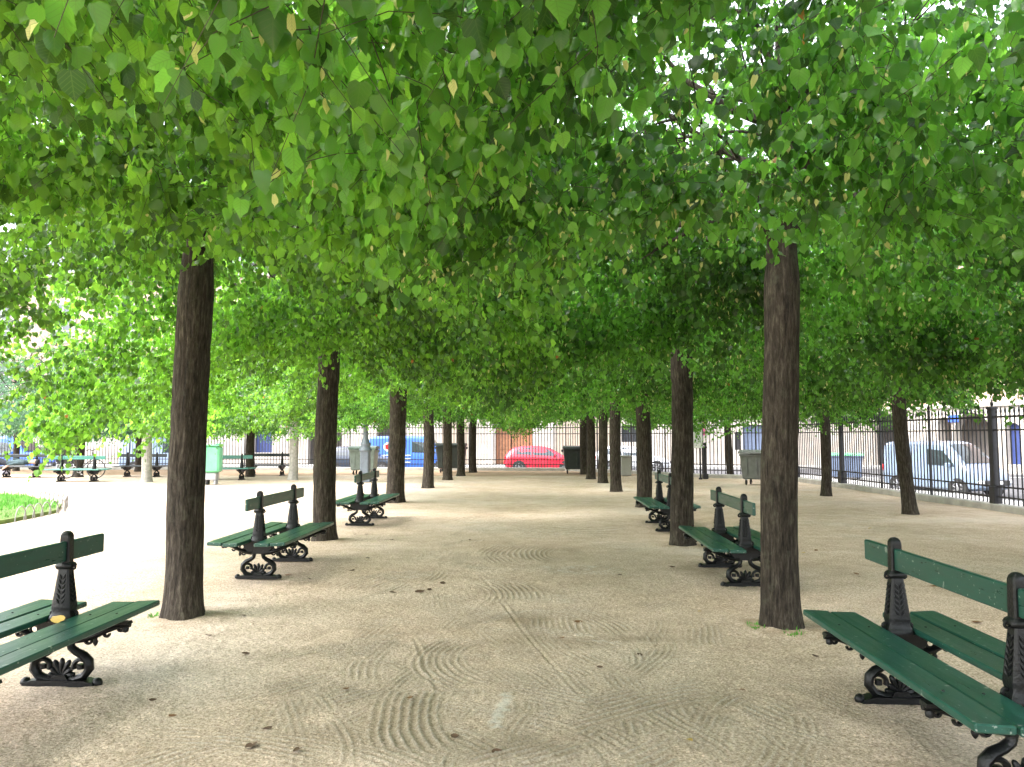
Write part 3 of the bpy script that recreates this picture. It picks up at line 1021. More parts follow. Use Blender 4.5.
# trees level with the camera, whose boles stand outside the frame but whose crowns roof the picture
tree(-2.9, 1.35, "lime tree just outside the picture at left, only its overhanging leaves show across the top", CR_L[1], TK[1], flip=True, crown_dz=0.25)
tree(1.95, 1.2, "lime tree just outside the picture at right, only its overhanging leaves show across the top", CR_R[1], TK[0], rz=PI, crown_dz=0.25)
LEFT_LAB = ["thick brown lime tree trunk rising right behind the cut-off bench at lower left",
            "lime tree standing right against the second bench of the left row",
            "lime tree in the left row beside the third bench, thickest of the farther trunks",
            "slim lime tree in the left row standing alone, just past the third bench's tree",
            "lime tree in the left row whose trunk hides the middle of the dark container",
            "lime tree in the left row whose trunk hides the right end of the dark container",
            "last dark lime tree of the left row, by the fence right of the dark container"]
RIGHT_LAB = ["big dark lime tree trunk beside the nearest bench on the right",
             "lime tree standing just behind the second bench on the right",
             "lime tree in the right row behind the third bench",
             "lime tree in the right row standing beside the pale utility box",
             "lime tree in the right row, second trunk right of the charcoal container",
             "lime tree in the right row, trunk touching the right edge of the charcoal container",
             "farthest lime tree of the right row, trunk rising behind the charcoal container"]
for i, (px, py, r) in enumerate(left):
    p = at(px, py)
    cr = CR_L[i % 2] if i < 3 else CR_M[i % 2]
    tree(p.x, p.y, LEFT_LAB[i], cr, TK[(i + 0) % 3], r, rz=0 if i < 3 else (i * PI / 2), flip=(i % 2 == 1), lean=((0.012, 0) if i == 0 else (0, 0)), trunk_rz=i * 1.3,
         crown_dz=(0.2 if i == 0 else -0.06 if i < 3 else -0.05))
for i, (px, py, r) in enumerate(right):
    p = at(px, py)
    cr = CR_R[i % 2] if i < 3 else CR_M[(i + 1) % 2]
    tree(p.x, p.y, RIGHT_LAB[i], cr, TKN if i == 0 else TK[(i + 1) % 3], r, rz=(i * PI / 2), flip=(i % 3 == 1), lean=((0.018, 0) if i == 0 else (0, 0)), trunk_rz=i * 2.1,
         crown_dz=(0.2 if i == 0 else -0.06 if i < 3 else -0.05))
# outer row on the right, along the railings
for i, (px, py, r, ln, lab) in enumerate(((910, 515, .125, -0.062, "leaning lime tree in front of the right-hand railings and the pale van"),
                                          (826.5, 496, .118, 0.0, "straight lime tree between the big right trunk and the leaning tree by the railings"),
                                          (731, 478, .122, -0.05, "slim leaning lime tree by the corner railings left of the grey wheeled container"))):
    p = at(px, py)
    tree(p.x, p.y, lab, CR_R[(i + 1) % 2] if i < 2 else CR_M[0], TK[i], r, rz=PI / 2 * (i + 1), flip=i == 1, lean=(ln, 0), crown_dz=0.0, group="lime trees along the right-hand railings")
tree(6.9, 9.4, "lime tree outside the picture at right whose yellowing leaves hang over the right edge", CR_R[0], TK[1], .15, rz=PI / 2, crown_dz=0.1, group="lime trees along the right-hand railings")
tree(6.95, 4.6, "lime tree outside the picture at right nearer than the one by the cut-off railings", CR_R[1], TK[2], .15, rz=0, crown_dz=-0.1, group="lime trees along the right-hand railings")
tree(7.0, 23.0, "lime tree by the right-hand railings, its trunk hidden behind the big near right trunk", CR_M[1], TK[0], .14, rz=PI, crown_dz=-0.15, group="lime trees along the right-hand railings")
# rows across the far end, by the far railings
for i, (px, py, r, tk, cr, lab) in enumerate((
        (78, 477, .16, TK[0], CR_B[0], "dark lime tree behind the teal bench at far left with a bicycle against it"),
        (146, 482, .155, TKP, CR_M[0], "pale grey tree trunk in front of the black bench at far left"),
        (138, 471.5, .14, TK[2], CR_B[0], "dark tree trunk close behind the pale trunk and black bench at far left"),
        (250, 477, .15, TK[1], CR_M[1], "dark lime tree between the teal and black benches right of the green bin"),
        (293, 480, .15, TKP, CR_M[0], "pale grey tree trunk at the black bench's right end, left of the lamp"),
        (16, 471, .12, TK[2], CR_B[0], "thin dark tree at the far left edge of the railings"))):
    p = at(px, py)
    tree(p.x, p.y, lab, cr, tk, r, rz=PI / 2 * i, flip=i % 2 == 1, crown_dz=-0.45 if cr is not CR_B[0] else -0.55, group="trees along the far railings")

# ------------------------------------------------------------------ benches
def arc(cx, cz, r, a0, a1, n=10, sx=1.0):
    return [(cx + sx * r * math.cos(R(a0 + (a1 - a0) * i / n)), cz + r * math.sin(R(a0 + (a1 - a0) * i / n))) for i in range(n + 1)]


def make_bench_meshes():
    me = {}
    # seat plank, long edges rounded
    L = 1.84
    mb = MB()
    mb.box((0, 0, 0), (0.150, L, 0.034), bev=0.006)
    me["plank"] = mb.mesh("seat_plank", M["green"], 30)
    mb = MB()
    mb.box((0, 0, 0), (0.030, L, 0.118), bev=0.006)
    me["board"] = mb.mesh("backrest_board", M["green"], 30)
    # one cast-iron end: the lyre foot
    mb = MB()
    mb.prism([(-0.215, 0.0), (0.215, 0.0), (0.205, 0.022), (0.15, 0.034), (-0.15, 0.034), (-0.205, 0.022)], -0.042, 0.042)
    for s in (-1, 1):
        mb.lathe([(0.0, -0.002), (0.026, 0.0), (0.030, 0.014), (0.022, 0.034), (0.008, 0.042)], (s * 0.215, 0, 0.0), 12)
        # outer C scroll from the base, out round the belly and in to the neck
        path = [(s * 0.035, 0.036), (s * 0.085, 0.036), (s * 0.135, 0.052), (s * 0.165, 0.092), (s * 0.160, 0.137), (s * 0.128, 0.170), (s * 0.085, 0.190), (s * 0.052, 0.215), (s * 0.045, 0.250), (s * 0.060, 0.285)]
        mb.tube([(x, 0, z) for x, z in path], [.017, .020, .023, .026, .026, .024, .022, .021, .022, .024], 8, flat=1.25)
        # inner curl
        curl = arc(s * 0.112, 0.105, 0.042, 200 if s > 0 else -20, -70 if s > 0 else 250, 12)
        mb.tube([(x, 0, z) for x, z in curl], [.016 - .0006 * i for i in range(13)], 7, flat=1.3)
        mb.lathe([(0.0, 0.0), (0.020, 0.002), (0.020, 0.03), (0.0, 0.032)], (s * 0.112, -0.0, 0.09), 10)
    # palmette in the heart of the lyre
    for k in range(7):
        a = R(90 + (k - 3) * 27)
        l = 0.105 if k in (2, 3, 4) else 0.082
        c = (0.0, 0.0, 0.050)
        mb.tube([(c[0] + math.cos(a) * l * t, 0, c[2] + math.sin(a) * l * t) for t in (0.05, .35, .7, .92, 1.0)], [.008, .013, .017, .012, .003], 7, flat=1.1)
    mb.prism([(-0.055, 0.03), (0.055, 0.03), (0.035, 0.062), (-0.035, 0.062)], -0.03, 0.03)
    me["foot"] = mb.mesh("scroll_foot", M["iron"], 50)
    # the bracket that carries both seats
    mb = MB()
    mb.prism([(-0.40, 0.352), (0.40, 0.352), (0.395, 0.368), (-0.395, 0.368)], -0.03, 0.03)
    mb.prism([(-0.09, 0.25), (0.09, 0.25), (0.13, 0.30), (0.15, 0.352), (-0.15, 0.352), (-0.13, 0.30)], -0.026, 0.026)
    for s in (-1, 1):
        path = [(s * 0.07, 0.262), (s * 0.13, 0.268), (s * 0.19, 0.285), (s * 0.25, 0.312), (s * 0.32, 0.336), (s * 0.40, 0.347)]
        mb.tube([(x, 0, z) for x, z in path], [.026, .023, .020, .018, .016, .013], 8, flat=1.2)
        for cx, cz, r in ((0.175, 0.318, 0.024), (0.232, 0.334, 0.016), (0.128, 0.318, 0.020)):
            mb.torus((s * cx, 0, cz), r, 0.009, "y", 16, 6)
        for cx, cz, r in ((0.155, 0.258, 0.020), (0.262, 0.296, 0.016), (0.345, 0.325, 0.013)):   # scalloped under-edge
            mb.tube([(s * cx + r * math.cos(R(a)), 0, cz + r * math.sin(R(a))) for a in range(180, 361, 30)], 0.009, 6, flat=1.6)
        # drop pendants
        mb.lathe([(0.004, -0.05), (0.012, -0.04), (0.016, -0.026), (0.010, -0.012), (0.014, -0.004), (0.010, 0.02)], (s * 0.195, 0, 0.275), 10)
        mb.lathe([(0.002, -0.034), (0.017, -0.026), (0.020, -0.010), (0.012, 0.004), (0.010, 0.02)], (s * 0.372, 0, 0.335), 10)
    me["bracket"] = mb.mesh("seat_bracket", M["iron"], 50)
    # post: obelisk, collar, slotted head
    mb = MB()

    def ring(hx, hy, z, c=0.25):
        bx, by = hx * c, hy * c
        return [(-hx + bx, -hy, z), (hx - bx, -hy, z), (hx, -hy + by, z), (hx, hy - by, z), (hx - bx, hy, z), (-hx + bx, hy, z), (-hx, hy - by, z), (-hx, -hy + by, z)]
    prof = [(.070, .055, .366), (.072, .058, .385), (.064, .052, .40), (.053, .044, .425), (.057, .047, .445), (.056, .047, .46), (.033, .030, .665), (.032, .029, .672),
            (.046, .038, .680), (.049, .040, .692), (.044, .036, .704), (.032, .028, .712), (.031, .028, .73), (.030, .027, .845), (.029, .027, .865), (.024, .024, .880), (.014, .016, .891), (.003, .003, .895)]
    vs, fs = [], []
    for hx, hy, z in prof:
        vs += ring(hx, hy, z)
    for i in range(len(prof) - 1):
        for k in range(8):
            j = (k + 1) % 8
            fs.append([i * 8 + k, i * 8 + j, (i + 1) * 8 + j, (i + 1) * 8 + k])
    fs.append(list(range(7, -1, -1)))
    fs.append([(len(prof) - 1) * 8 + k for k in range(8)])
    mb.add(vs, fs)
    # raised laurel relief on the four faces
    for i in range(6):
        z = 0.485 + i * 0.028
        w = 0.056 + (0.033 - 0.056) * (z - .46) / .205
        d = 0.047 + (0.030 - 0.047) * (z - .46) / .205
        for s in (-1, 1):
            for t in (-1, 1):
                mb.tube([(t * w * 0.08, s * d * 0.98, z - 0.01), (t * w * 0.30, s * d, z + 0.006), (t * w * 0.52, s * d * 0.97, z + 0.022)], [.003, .009, .002], 6)
                mb.tube([(s * w * 0.98, t * d * 0.08, z - 0.01), (s * w, t * d * 0.30, z + 0.006), (s * w * 0.97, t * d * 0.52, z + 0.022)], [.003, .009, .002], 6)
    for s in (-1, 1):   # little volutes at the collar
        mb.torus((s * 0.046, 0, 0.682), 0.012, 0.007, "y", 12, 6)
        mb.torus((s * 0.066, 0, 0.412), 0.014, 0.008, "y", 12, 6)
    me["post"] = mb.mesh("post", M["iron"], 40)
    mb = MB()
    mb.lathe([(0.0, 0.0), (0.007, 0.0), (0.006, 0.004), (0.0, 0.005)], (0, 0, 0), 8)
    me["bolt"] = mb.mesh("bolt", M["iron"], 40)
    return me


BM = make_bench_meshes()
LEGS = 0.55


def make_bench(label):
    t = thing("double_bench", label, "bench", group="cast-iron double benches of the square")
    for x in (-0.315, -0.155, 0.155, 0.315):
        o = obj("seat_plank", BM["plank"], t)
        o.location = (x, random.uniform(-.004, .004), 0.386 + (0.008 if abs(x) > 0.2 else 0))
        o.rotation_euler = (0, -0.05 if x > 0.2 else 0.05 if x < -0.2 else 0, 0)
        for y in (-LEGS, LEGS):
            b = obj("bolt", BM["bolt"], o)
            b.location = (0, y, 0.0168)
    bb = obj("backrest_board", BM["board"], t)
    bb.location = (0, 0, 0.775)
    for y in (-LEGS, LEGS):
        f = obj("scroll_foot", BM["foot"], t)
        f.location = (0, y, 0)
        k = obj("seat_bracket", BM["bracket"], f)
        p = obj("post", BM["post"], f)
    return t


BENCH = [
    ((-2.80, 3.93), 0.0, "nearest left green bench, cut off by the left edge, dry leaf on its seat"),
    ((-2.885, 8.40), 0.0, "second green bench left of the walk, in front of the second left trunk"),
    ((-2.94, 13.1), 0.0, "third left green bench, between the second and third lime trunks near the lamp post"),
    ((1.975, 3.80), 0.0, "nearest right green double bench, cut off by the right edge, seat spotted with droppings"),
    ((2.025, 8.15), 0.0, "second green bench on the right, partly hidden by the big near trunk"),
    ((2.05, 12.5), 0.0, "third right green bench, half hidden behind the second right lime trunk"),
    ((-18.6, 26.9), PI / 2, "black bench at far left with a person lying on it"),
    ((-15.05, 24.5), PI / 2, "teal bench at far left with a bicycle behind it"),
    ((-14.5, 27.5), PI / 2, "black bench behind the pale tree trunk at far left"),
    ((-10.6, 25.6), PI / 2, "teal bench right of the light green litter bin"),
    ((-10.2, 28.5), PI / 2, "black bench at the far railings between the teal bench and a pale trunk"),
]
proto = make_bench(BENCH[0][2])


def recolour(me, mat):
    m2 = me.copy()
    m2.materials.clear()
    m2.materials.append(mat)
    return m2


PL = {"teal": (recolour(BM["plank"], M["teal"]), recolour(BM["board"], M["teal"])),
      "black": (recolour(BM["plank"], M["black_green"]), recolour(BM["board"], M["black_green"]))}
for i, ((x, y), rz, lab) in enumerate(BENCH):
    b = proto if i == 0 else copy_tree(proto)
    b.location = (x, y, 0.0)
    b.rotation_euler = (0, 0, rz + (0.0 if i == 0 else random.uniform(-0.012, 0.012)))
    b["label"] = lab
    key = "teal" if lab.startswith("teal") else "black" if lab.startswith("black") else None
    if key:
        for ch in b.children:
            if ch.name.startswith("seat_plank"):
                ch.data = PL[key][0]
            elif ch.name.startswith("backrest"):
                ch.data = PL[key][1]


# ------------------------------------------------------------------ railings
def railing(path, label, h=2.05, bay=2.6, spacing=0.135, thick_posts=False, gap=None):
    t = thing("iron_railing", label, "fence", (0, 0, 0), 0, "iron railings round the square")
    for (a, b) in zip(path[:-1], path[1:]):
        a, b = Vector((*a, 0)), Vector((*b, 0))
        L = (b - a).length
        d = (b - a) / L
        ang = math.atan2(d.y, d.x)
        nb = max(1, round(L / bay))
        mb = MB()
        mb.box((*((a + b) / 2).xy, 0.0), (L + 0.02, 0.26, 0.26), rz=ang, bev=0.02)
        mb.box((*((a + b) / 2).xy, -0.33), (L + 0.02, 0.22, 0.41), rz=ang)
        mb.build("plinth", M["stone"], t)
        for i in range(nb):
            p0, p1 = a + d * (L * i / nb), a + d * (L * (i + 1) / nb)
            bl = (p1 - p0).length
            mid = (p0 + p1) / 2
            mb = MB()
            n = max(2, round(bl / spacing))
            for k in range(1, n):
                q = p0 + d * (bl * k / n)
                mb.tube([(q.x, q.y, 0.14), (q.x, q.y, h - 0.10)], 0.0155, 6, cap=False)
                mb.lathe([(0.0155, 0.0), (0.024, 0.03), (0.024, 0.045), (0.002, 0.15)], (q.x, q.y, h - 0.13), 6)
            pan = mb.build("bar_panel", M["fence"], t)
            for z, hh in ((0.27, 0.032), (0.47, 0.032), (h - 0.46, 0.030), (h - 0.20, 0.040)):
                mb2 = MB()
                mb2.box((mid.x, mid.y, z), (bl - 0.02, 0.034, hh), rz=ang)
                mb2.build("rail", M["fence"], pan)
            big = thick_posts and i % 3 == 0
            w = 0.115 if big else 0.05
            mb = MB()
            mb.box((p0.x, p0.y, h / 2 + 0.06), (w, w, h - 0.10), rz=ang, bev=0.006)
            if big:
                mb.box((p0.x, p0.y, 0.30), (w * 1.5, w * 1.5, 0.34), rz=ang, bev=0.01)
                mb.box((p0.x, p0.y, h - 0.02), (w * 1.4, w * 1.4, 0.05), rz=ang, bev=0.01)
            mb.lathe([(0.012, 0.0), (0.03, 0.03), (0.036, 0.06), (0.02, 0.10), (0.003, 0.16)], (p0.x, p0.y, h + 0.01), 10)
            mb.build("post", M["fence"], t, 40)
    return t


railing(FENCE_R[:6][::-1], "tall black spear-tipped iron railing on a stone plinth along the right side", thick_posts=True, bay=2.25)
railing(FENCE_R[5:], "black iron railing turning the far right corner behind the grey wheeled container", bay=1.6)
railing(FENCE_FAR, "black iron railing with spear tips across the far end before the street", bay=2.5)


# ------------------------------------------------------------------ containers and other furniture
def container(loc, label, mat, lid, w=1.1, d=0.8, h=1.12, rz=0.0):
    t = thing("wheeled_container", label, "waste container", loc, rz, "four-wheeled waste containers in the square")
    mb = MB()
    mb.box((0, 0, 0.18 + (h - 0.30) / 2), (w * 0.86, d * 0.82, h - 0.30), taper=(1.13, 1.18), bev=0.03)
    for k in (-1, 0, 1):
        mb.box((k * w * 0.28, -d * 0.455, 0.30 + (h - 0.5) / 2), (0.05, 0.05, h - 0.55), bev=0.01)
    mb.box((0, -d * 0.49, h - 0.155), (w * 0.995, 0.05, 0.06), bev=0.01)
    mb.build("body", mat, t, 35)
    mb = MB()
    n = 8
    prof = [(-d * 0.53, 0.0)] + [(-d * 0.5 + d * i / n, 0.035 + 0.085 * math.sin(PI * (0.12 + 0.78 * i / n))) for i in range(n + 1)] + [(d * 0.53, 0.0)]
    vs = [(-w * 0.52, y, h - 0.115 + z) for y, z in prof] + [(w * 0.52, y, h - 0.115 + z) for y, z in prof]
    m = len(prof)
    fs = [list(range(m)), list(range(2 * m - 1, m - 1, -1))] + [[i, m + i, m + i + 1, i + 1] for i in range(m - 1)] + [[m - 1, 2 * m - 1, m, 0]]
    mb.add(vs, fs)
    mb.box((0, -d * 0.55, h - 0.10), (w * 0.35, 0.035, 0.03), bev=0.008)
    mb.build("lid", lid, t, 35)
    mb = MB()
    for s in (-1, 1):
        mb.lathe([(0.03, -0.05), (0.034, 0.05)], (s * w * 0.54, 0, h - 0.20), 10)
    mb.build("lifting_pin", mat, t)
    for sx in (-1, 1):
        for sy in (-1, 1):
            wv = MB()
            wv.torus((sx * w * 0.34, sy * d * 0.30, 0.085), 0.062, 0.023, "x", 18, 8)
            wv.tube([(sx * w * 0.34 - 0.02, sy * d * 0.30, 0.085), (sx * w * 0.34 + 0.02, sy * d * 0.30, 0.085)], 0.05, 12)
            wo = wv.build("wheel", M["rubber"], t, 40)
            wv = MB()
            wv.box((sx * w * 0.34, sy * d * 0.30, 0.17), (0.075, 0.05, 0.05))
            wv.build("caster_fork", M["grey_metal"], wo)
    return t


p = at(361.5, 475)
container((p.x, p.y + 0.4, 0), "pale grey-green wheeled container behind the street lamp", M["bin_pale"], M["bin_lid"], 1.03, 0.8, 1.10)
p = at(450, 472.8)
container((p.x, p.y + 0.4, 0), "charcoal wheeled container behind two trunks of the left lime row", M["bin_dark"], M["bin_dark"], 1.2, 0.85, 1.2)
p = at(577, 474)
container((p.x, p.y + 0.4, 0), "charcoal wheeled container in front of the red car", M["bin_dark"], M["bin_dark"], 1.06, 0.8, 1.10)
p = at(764, 486)
container((p.x + 0.03, p.y + 0.45, 0), "mid grey wheeled container turned at an angle beside the big near right trunk", M["bin_grey"], M["bin_grey"], 1.05, 0.8, 1.06, rz=-0.55)

# light green litter bin on a pale stand
p = at(211, 484.5)
t = thing("litter_bin", "light green litter bin on a pale stand left of the teal bench", "litter bin", (p.x + 0.02, p.y, 0), 0.1)
mb = MB()
mb.box((0, 0, 0.36 + 0.41), (0.52, 0.42, 0.80), bev=0.05)
mb.build("body", M["green_plastic"], t, 40)
mb = MB()
mb.box((0, 0, 1.175 + 0.02), (0.54, 0.44, 0.045), bev=0.02)
mb.box((0.18, -0.05, 1.235), (0.12, 0.14, 0.035), bev=0.01)
mb.build("lid", M["green_plastic"], t, 40)
mb = MB()
mb.box((0, 0, 0.25), (0.34, 0.30, 0.22), bev=0.02)
mb.build("stand", M["grey_metal"], t, 40)
for s in (-1, 1):
    mb = MB()
    mb.box((s * 0.12, 0, 0.07), (0.07, 0.24, 0.14), bev=0.015)
    mb.build("foot", M["grey_metal"] if s > 0 else M["rubber"], t)

# street lamp with its cast base
p = at(365, 482)
t = thing("street_lamp", "grey-blue cast-iron street lamp with a moulded base, in front of the pale container", "street lamp", (p.x, p.y, 0))
mb = MB()
mb.box((0, 0, 0.06), (0.40, 0.40, 0.12), bev=0.02)
mb.box((0, 0, 0.57), (0.29, 0.29, 0.90), bev=0.035)
mb.lathe([(0.20, 0.98), (0.215, 1.02), (0.20, 1.06), (0.16, 1.12), (0.15, 1.18), (0.17, 1.22), (0.13, 1.30), (0.085, 1.42), (0.075, 1.5), (0.10, 1.53), (0.10, 1.57), (0.07, 1.6)], n=18)
mb.build("pedestal", M["lamp"], t, 40)
mb = MB()
mb.lathe([(0.07, 1.58), (0.082, 1.62), (0.082, 1.78), (0.10, 1.82), (0.10, 1.86), (0.062, 1.9), (0.055, 2.6), (0.07, 2.64), (0.045, 2.7), (0.04, 3.5), (0.06, 3.54), (0.05, 3.6)], n=16)
mb.tube([(-0.32, 0, 3.3), (0, 0, 3.34), (0.32, 0, 3.3)], 0.018, 8)
mb.build("shaft", M["lamp"], t, 40)
lan = MB()
lan.lathe([(0.11, 3.6), (0.20, 4.02)], n=6)
g = lan.build("lantern", M["lamp_clear"], t)
cap = MB()
cap.lathe([(0.225, 4.02), (0.23, 4.06), (0.10, 4.26), (0.05, 4.30), (0.015, 4.42)], n=6)
cap.build("lantern_cap", M["lamp"], g)

# bits by the corner gate
p = at(626.5, 476)
t = thing("utility_cabinet", "small pale grey utility box right of a trunk in the right lime row", "utility box", (p.x, p.y + .1, 0))
mb = MB()
mb.box((0, 0, 0.36), (0.36, 0.30, 0.70), bev=0.02)
mb.build("body", M["paving"], t, 40)
mb = MB()
mb.box((0, 0, 0.735), (0.40, 0.34, 0.05), bev=0.015)
mb.build("cap", M["paving"], t, 40)
mb = MB()
mb.box((0, -0.157, 0.36), (0.27, 0.012, 0.56), bev=0.004)
d = mb.build("door", M["paving"], t)
mb = MB()
mb.box((0.10, -0.17, 0.38), (0.02, 0.015, 0.06))
mb.build("handle", M["grey_metal"], d)
p = at(695.5, 479.5)
t = thing("notice_board", "white notice panel on two dark posts at the corner gate", "notice board", (p.x, p.y, 0), -0.15)
mb = MB()
mb.box((-0.06, 0, 1.55), (0.62, 0.05, 0.95), bev=0.01)
f = mb.build("panel", M["white_paint"], t)
for s in (-0.12, 0.17):
    mb = MB()
    mb.box((s, 0.055, 0.78), (0.06, 0.05, 1.56), bev=0.008)
    mb.box((s, 0.055, 0.03), (0.12, 0.12, 0.06), bev=0.008)
    mb.build("post", M["fence"], t)
p = at(705.5, 479)
t = thing("gate_post", "dark iron gate post with a ball finial beside the white notice panel", "gate post", (p.x, p.y, 0))
mb = MB()
mb.box((0, 0, 0.09), (0.18, 0.18, 0.18), bev=0.015)
mb.lathe([(0.055, 0.18), (0.055, 1.05), (0.075, 1.07), (0.075, 1.11), (0.04, 1.14)], n=14)
mb.build("shaft", M["fence"], t, 40)
mb = MB()
mb.lathe([(0.02, 1.13)] + [(0.062 * math.sin(R(a)), 1.205 - 0.062 * math.cos(R(a))) for a in range(20, 180, 20)] + [(0.004, 1.267)], n=14)
mb.build("finial", M["fence"], t, 60)

# ------------------------------------------------------------------ lawn with hoops
lawn = [(-9.0, 5.0), (-8.92, 12.6), (-9.15, 14.3), (-9.9, 15.6), (-11.2, 16.7), (-13.0, 17.6), (-24.0, 18.6), (-24.0, 5.0)]
mb = MB()
inner = [(x - 0.35 if i < 4 else x, y - (0.3 if 3 <= i <= 6 else 0), 0.16) for i, (x, y) in enumerate(lawn)]
vs = [(x, y, 0.0) for x, y in lawn] + [(x, y, 0.07) for x, y in lawn] + inner
n = len(lawn)
fs = []
for k in (0, 1):
    for i in range(n):
        j = (i + 1) % n
        fs.append([k * n + i, k * n + j, (k + 1) * n + j, (k + 1) * n + i])
fs.append([2 * n + i for i in range(n)])
mb.add(vs, fs)
tag(mb.build("lawn", M["soil"]), kind="structure")
ng = 30000
gx = rng.uniform(-17.5, -8.95, ng)
gy = rng.uniform(10.5, 18.2, ng)


def inside(px, py, poly):
    r = np.zeros(len(px), dtype=bool)
    for i in range(len(poly)):
        x0, y0 = poly[i][0], poly[i][1]
        x1, y1 = poly[i - 1][0], poly[i - 1][1]
        cnd = ((y0 > py) != (y1 > py)) & (px < (x1 - x0) * (py - y0) / (y1 - y0 + 1e-12) + x0)
        r ^= cnd
    return r


k = inside(gx, gy, [(x - 0.06, y) for x, y in lawn])
gx, gy = gx[k], gy[k]
ng = len(gx)
a = rng.uniform(0, 6.28, ng)
hh = rng.uniform(0.05, 0.12, ng)
z0 = np.where(inside(gx, gy, [(p_[0], p_[1]) for p_ in inner]), 0.155, 0.08)
dx, dy = np.cos(a) * 0.008, np.sin(a) * 0.008
lx, ly = rng.normal(0, 0.03, ng), rng.normal(0, 0.03, ng)
V = np.stack([np.stack([gx - dx, gy - dy, z0], -1), np.stack([gx + dx, gy + dy, z0], -1), np.stack([gx + lx, gy + ly, z0 + hh], -1)], 1).reshape(-1, 3)
me = np_mesh("grass", V, np.arange(ng * 3), np.arange(ng) * 3, np.full(ng, 3), [M["grass"]])
tag(obj("grass", me), "short bright green grass of the lawn at left", None, None, "stuff")
t = thing("hoop_edging", "low wire hoop edging round the lawn corner at left", "lawn edging", (-9.1, 14.4, 0))
edge = []
for (x0, y0), (x1, y1) in zip(lawn[1:6], lawn[2:7]):
    L = math.hypot(x1 - x0, y1 - y0)
    m = max(1, round(L / 0.30))
    edge += [(x0 + (x1 - x0) * i / m + 0.10, y0 + (y1 - y0) * i / m + 0.05) for i in range(m)]
edge = [e for e in edge if e[0] > -14.5]
for i in range(len(edge) - 1):
    x0, y0 = edge[i]
    x1, y1 = edge[min(i + 1, len(edge) - 1)]
    ex, ey = (x1 - x0) * 1.25, (y1 - y0) * 1.25
    mb = MB()
    mb.tube([(x0 - 9.1 * -1 + ex * (0.5 - 0.5 * math.cos(R(q))), y0 - 14.4 + ey * (0.5 - 0.5 * math.cos(R(q))), -0.03 + 0.30 * math.sin(R(q)) ** 0.8) for q in range(0, 181, 15)], 0.009, 6)
    mb.build("hoop", M["pale_wire"], t, 60)


# ------------------------------------------------------------------ vehicles
def smooth_pts(prof, n):
    xs = [q[0] for q in prof]
    X = np.linspace(xs[0], xs[-1], n)
    return X, [np.interp(X, xs, [q[k] for q in prof]) for k in range(1, len(prof[0]))]


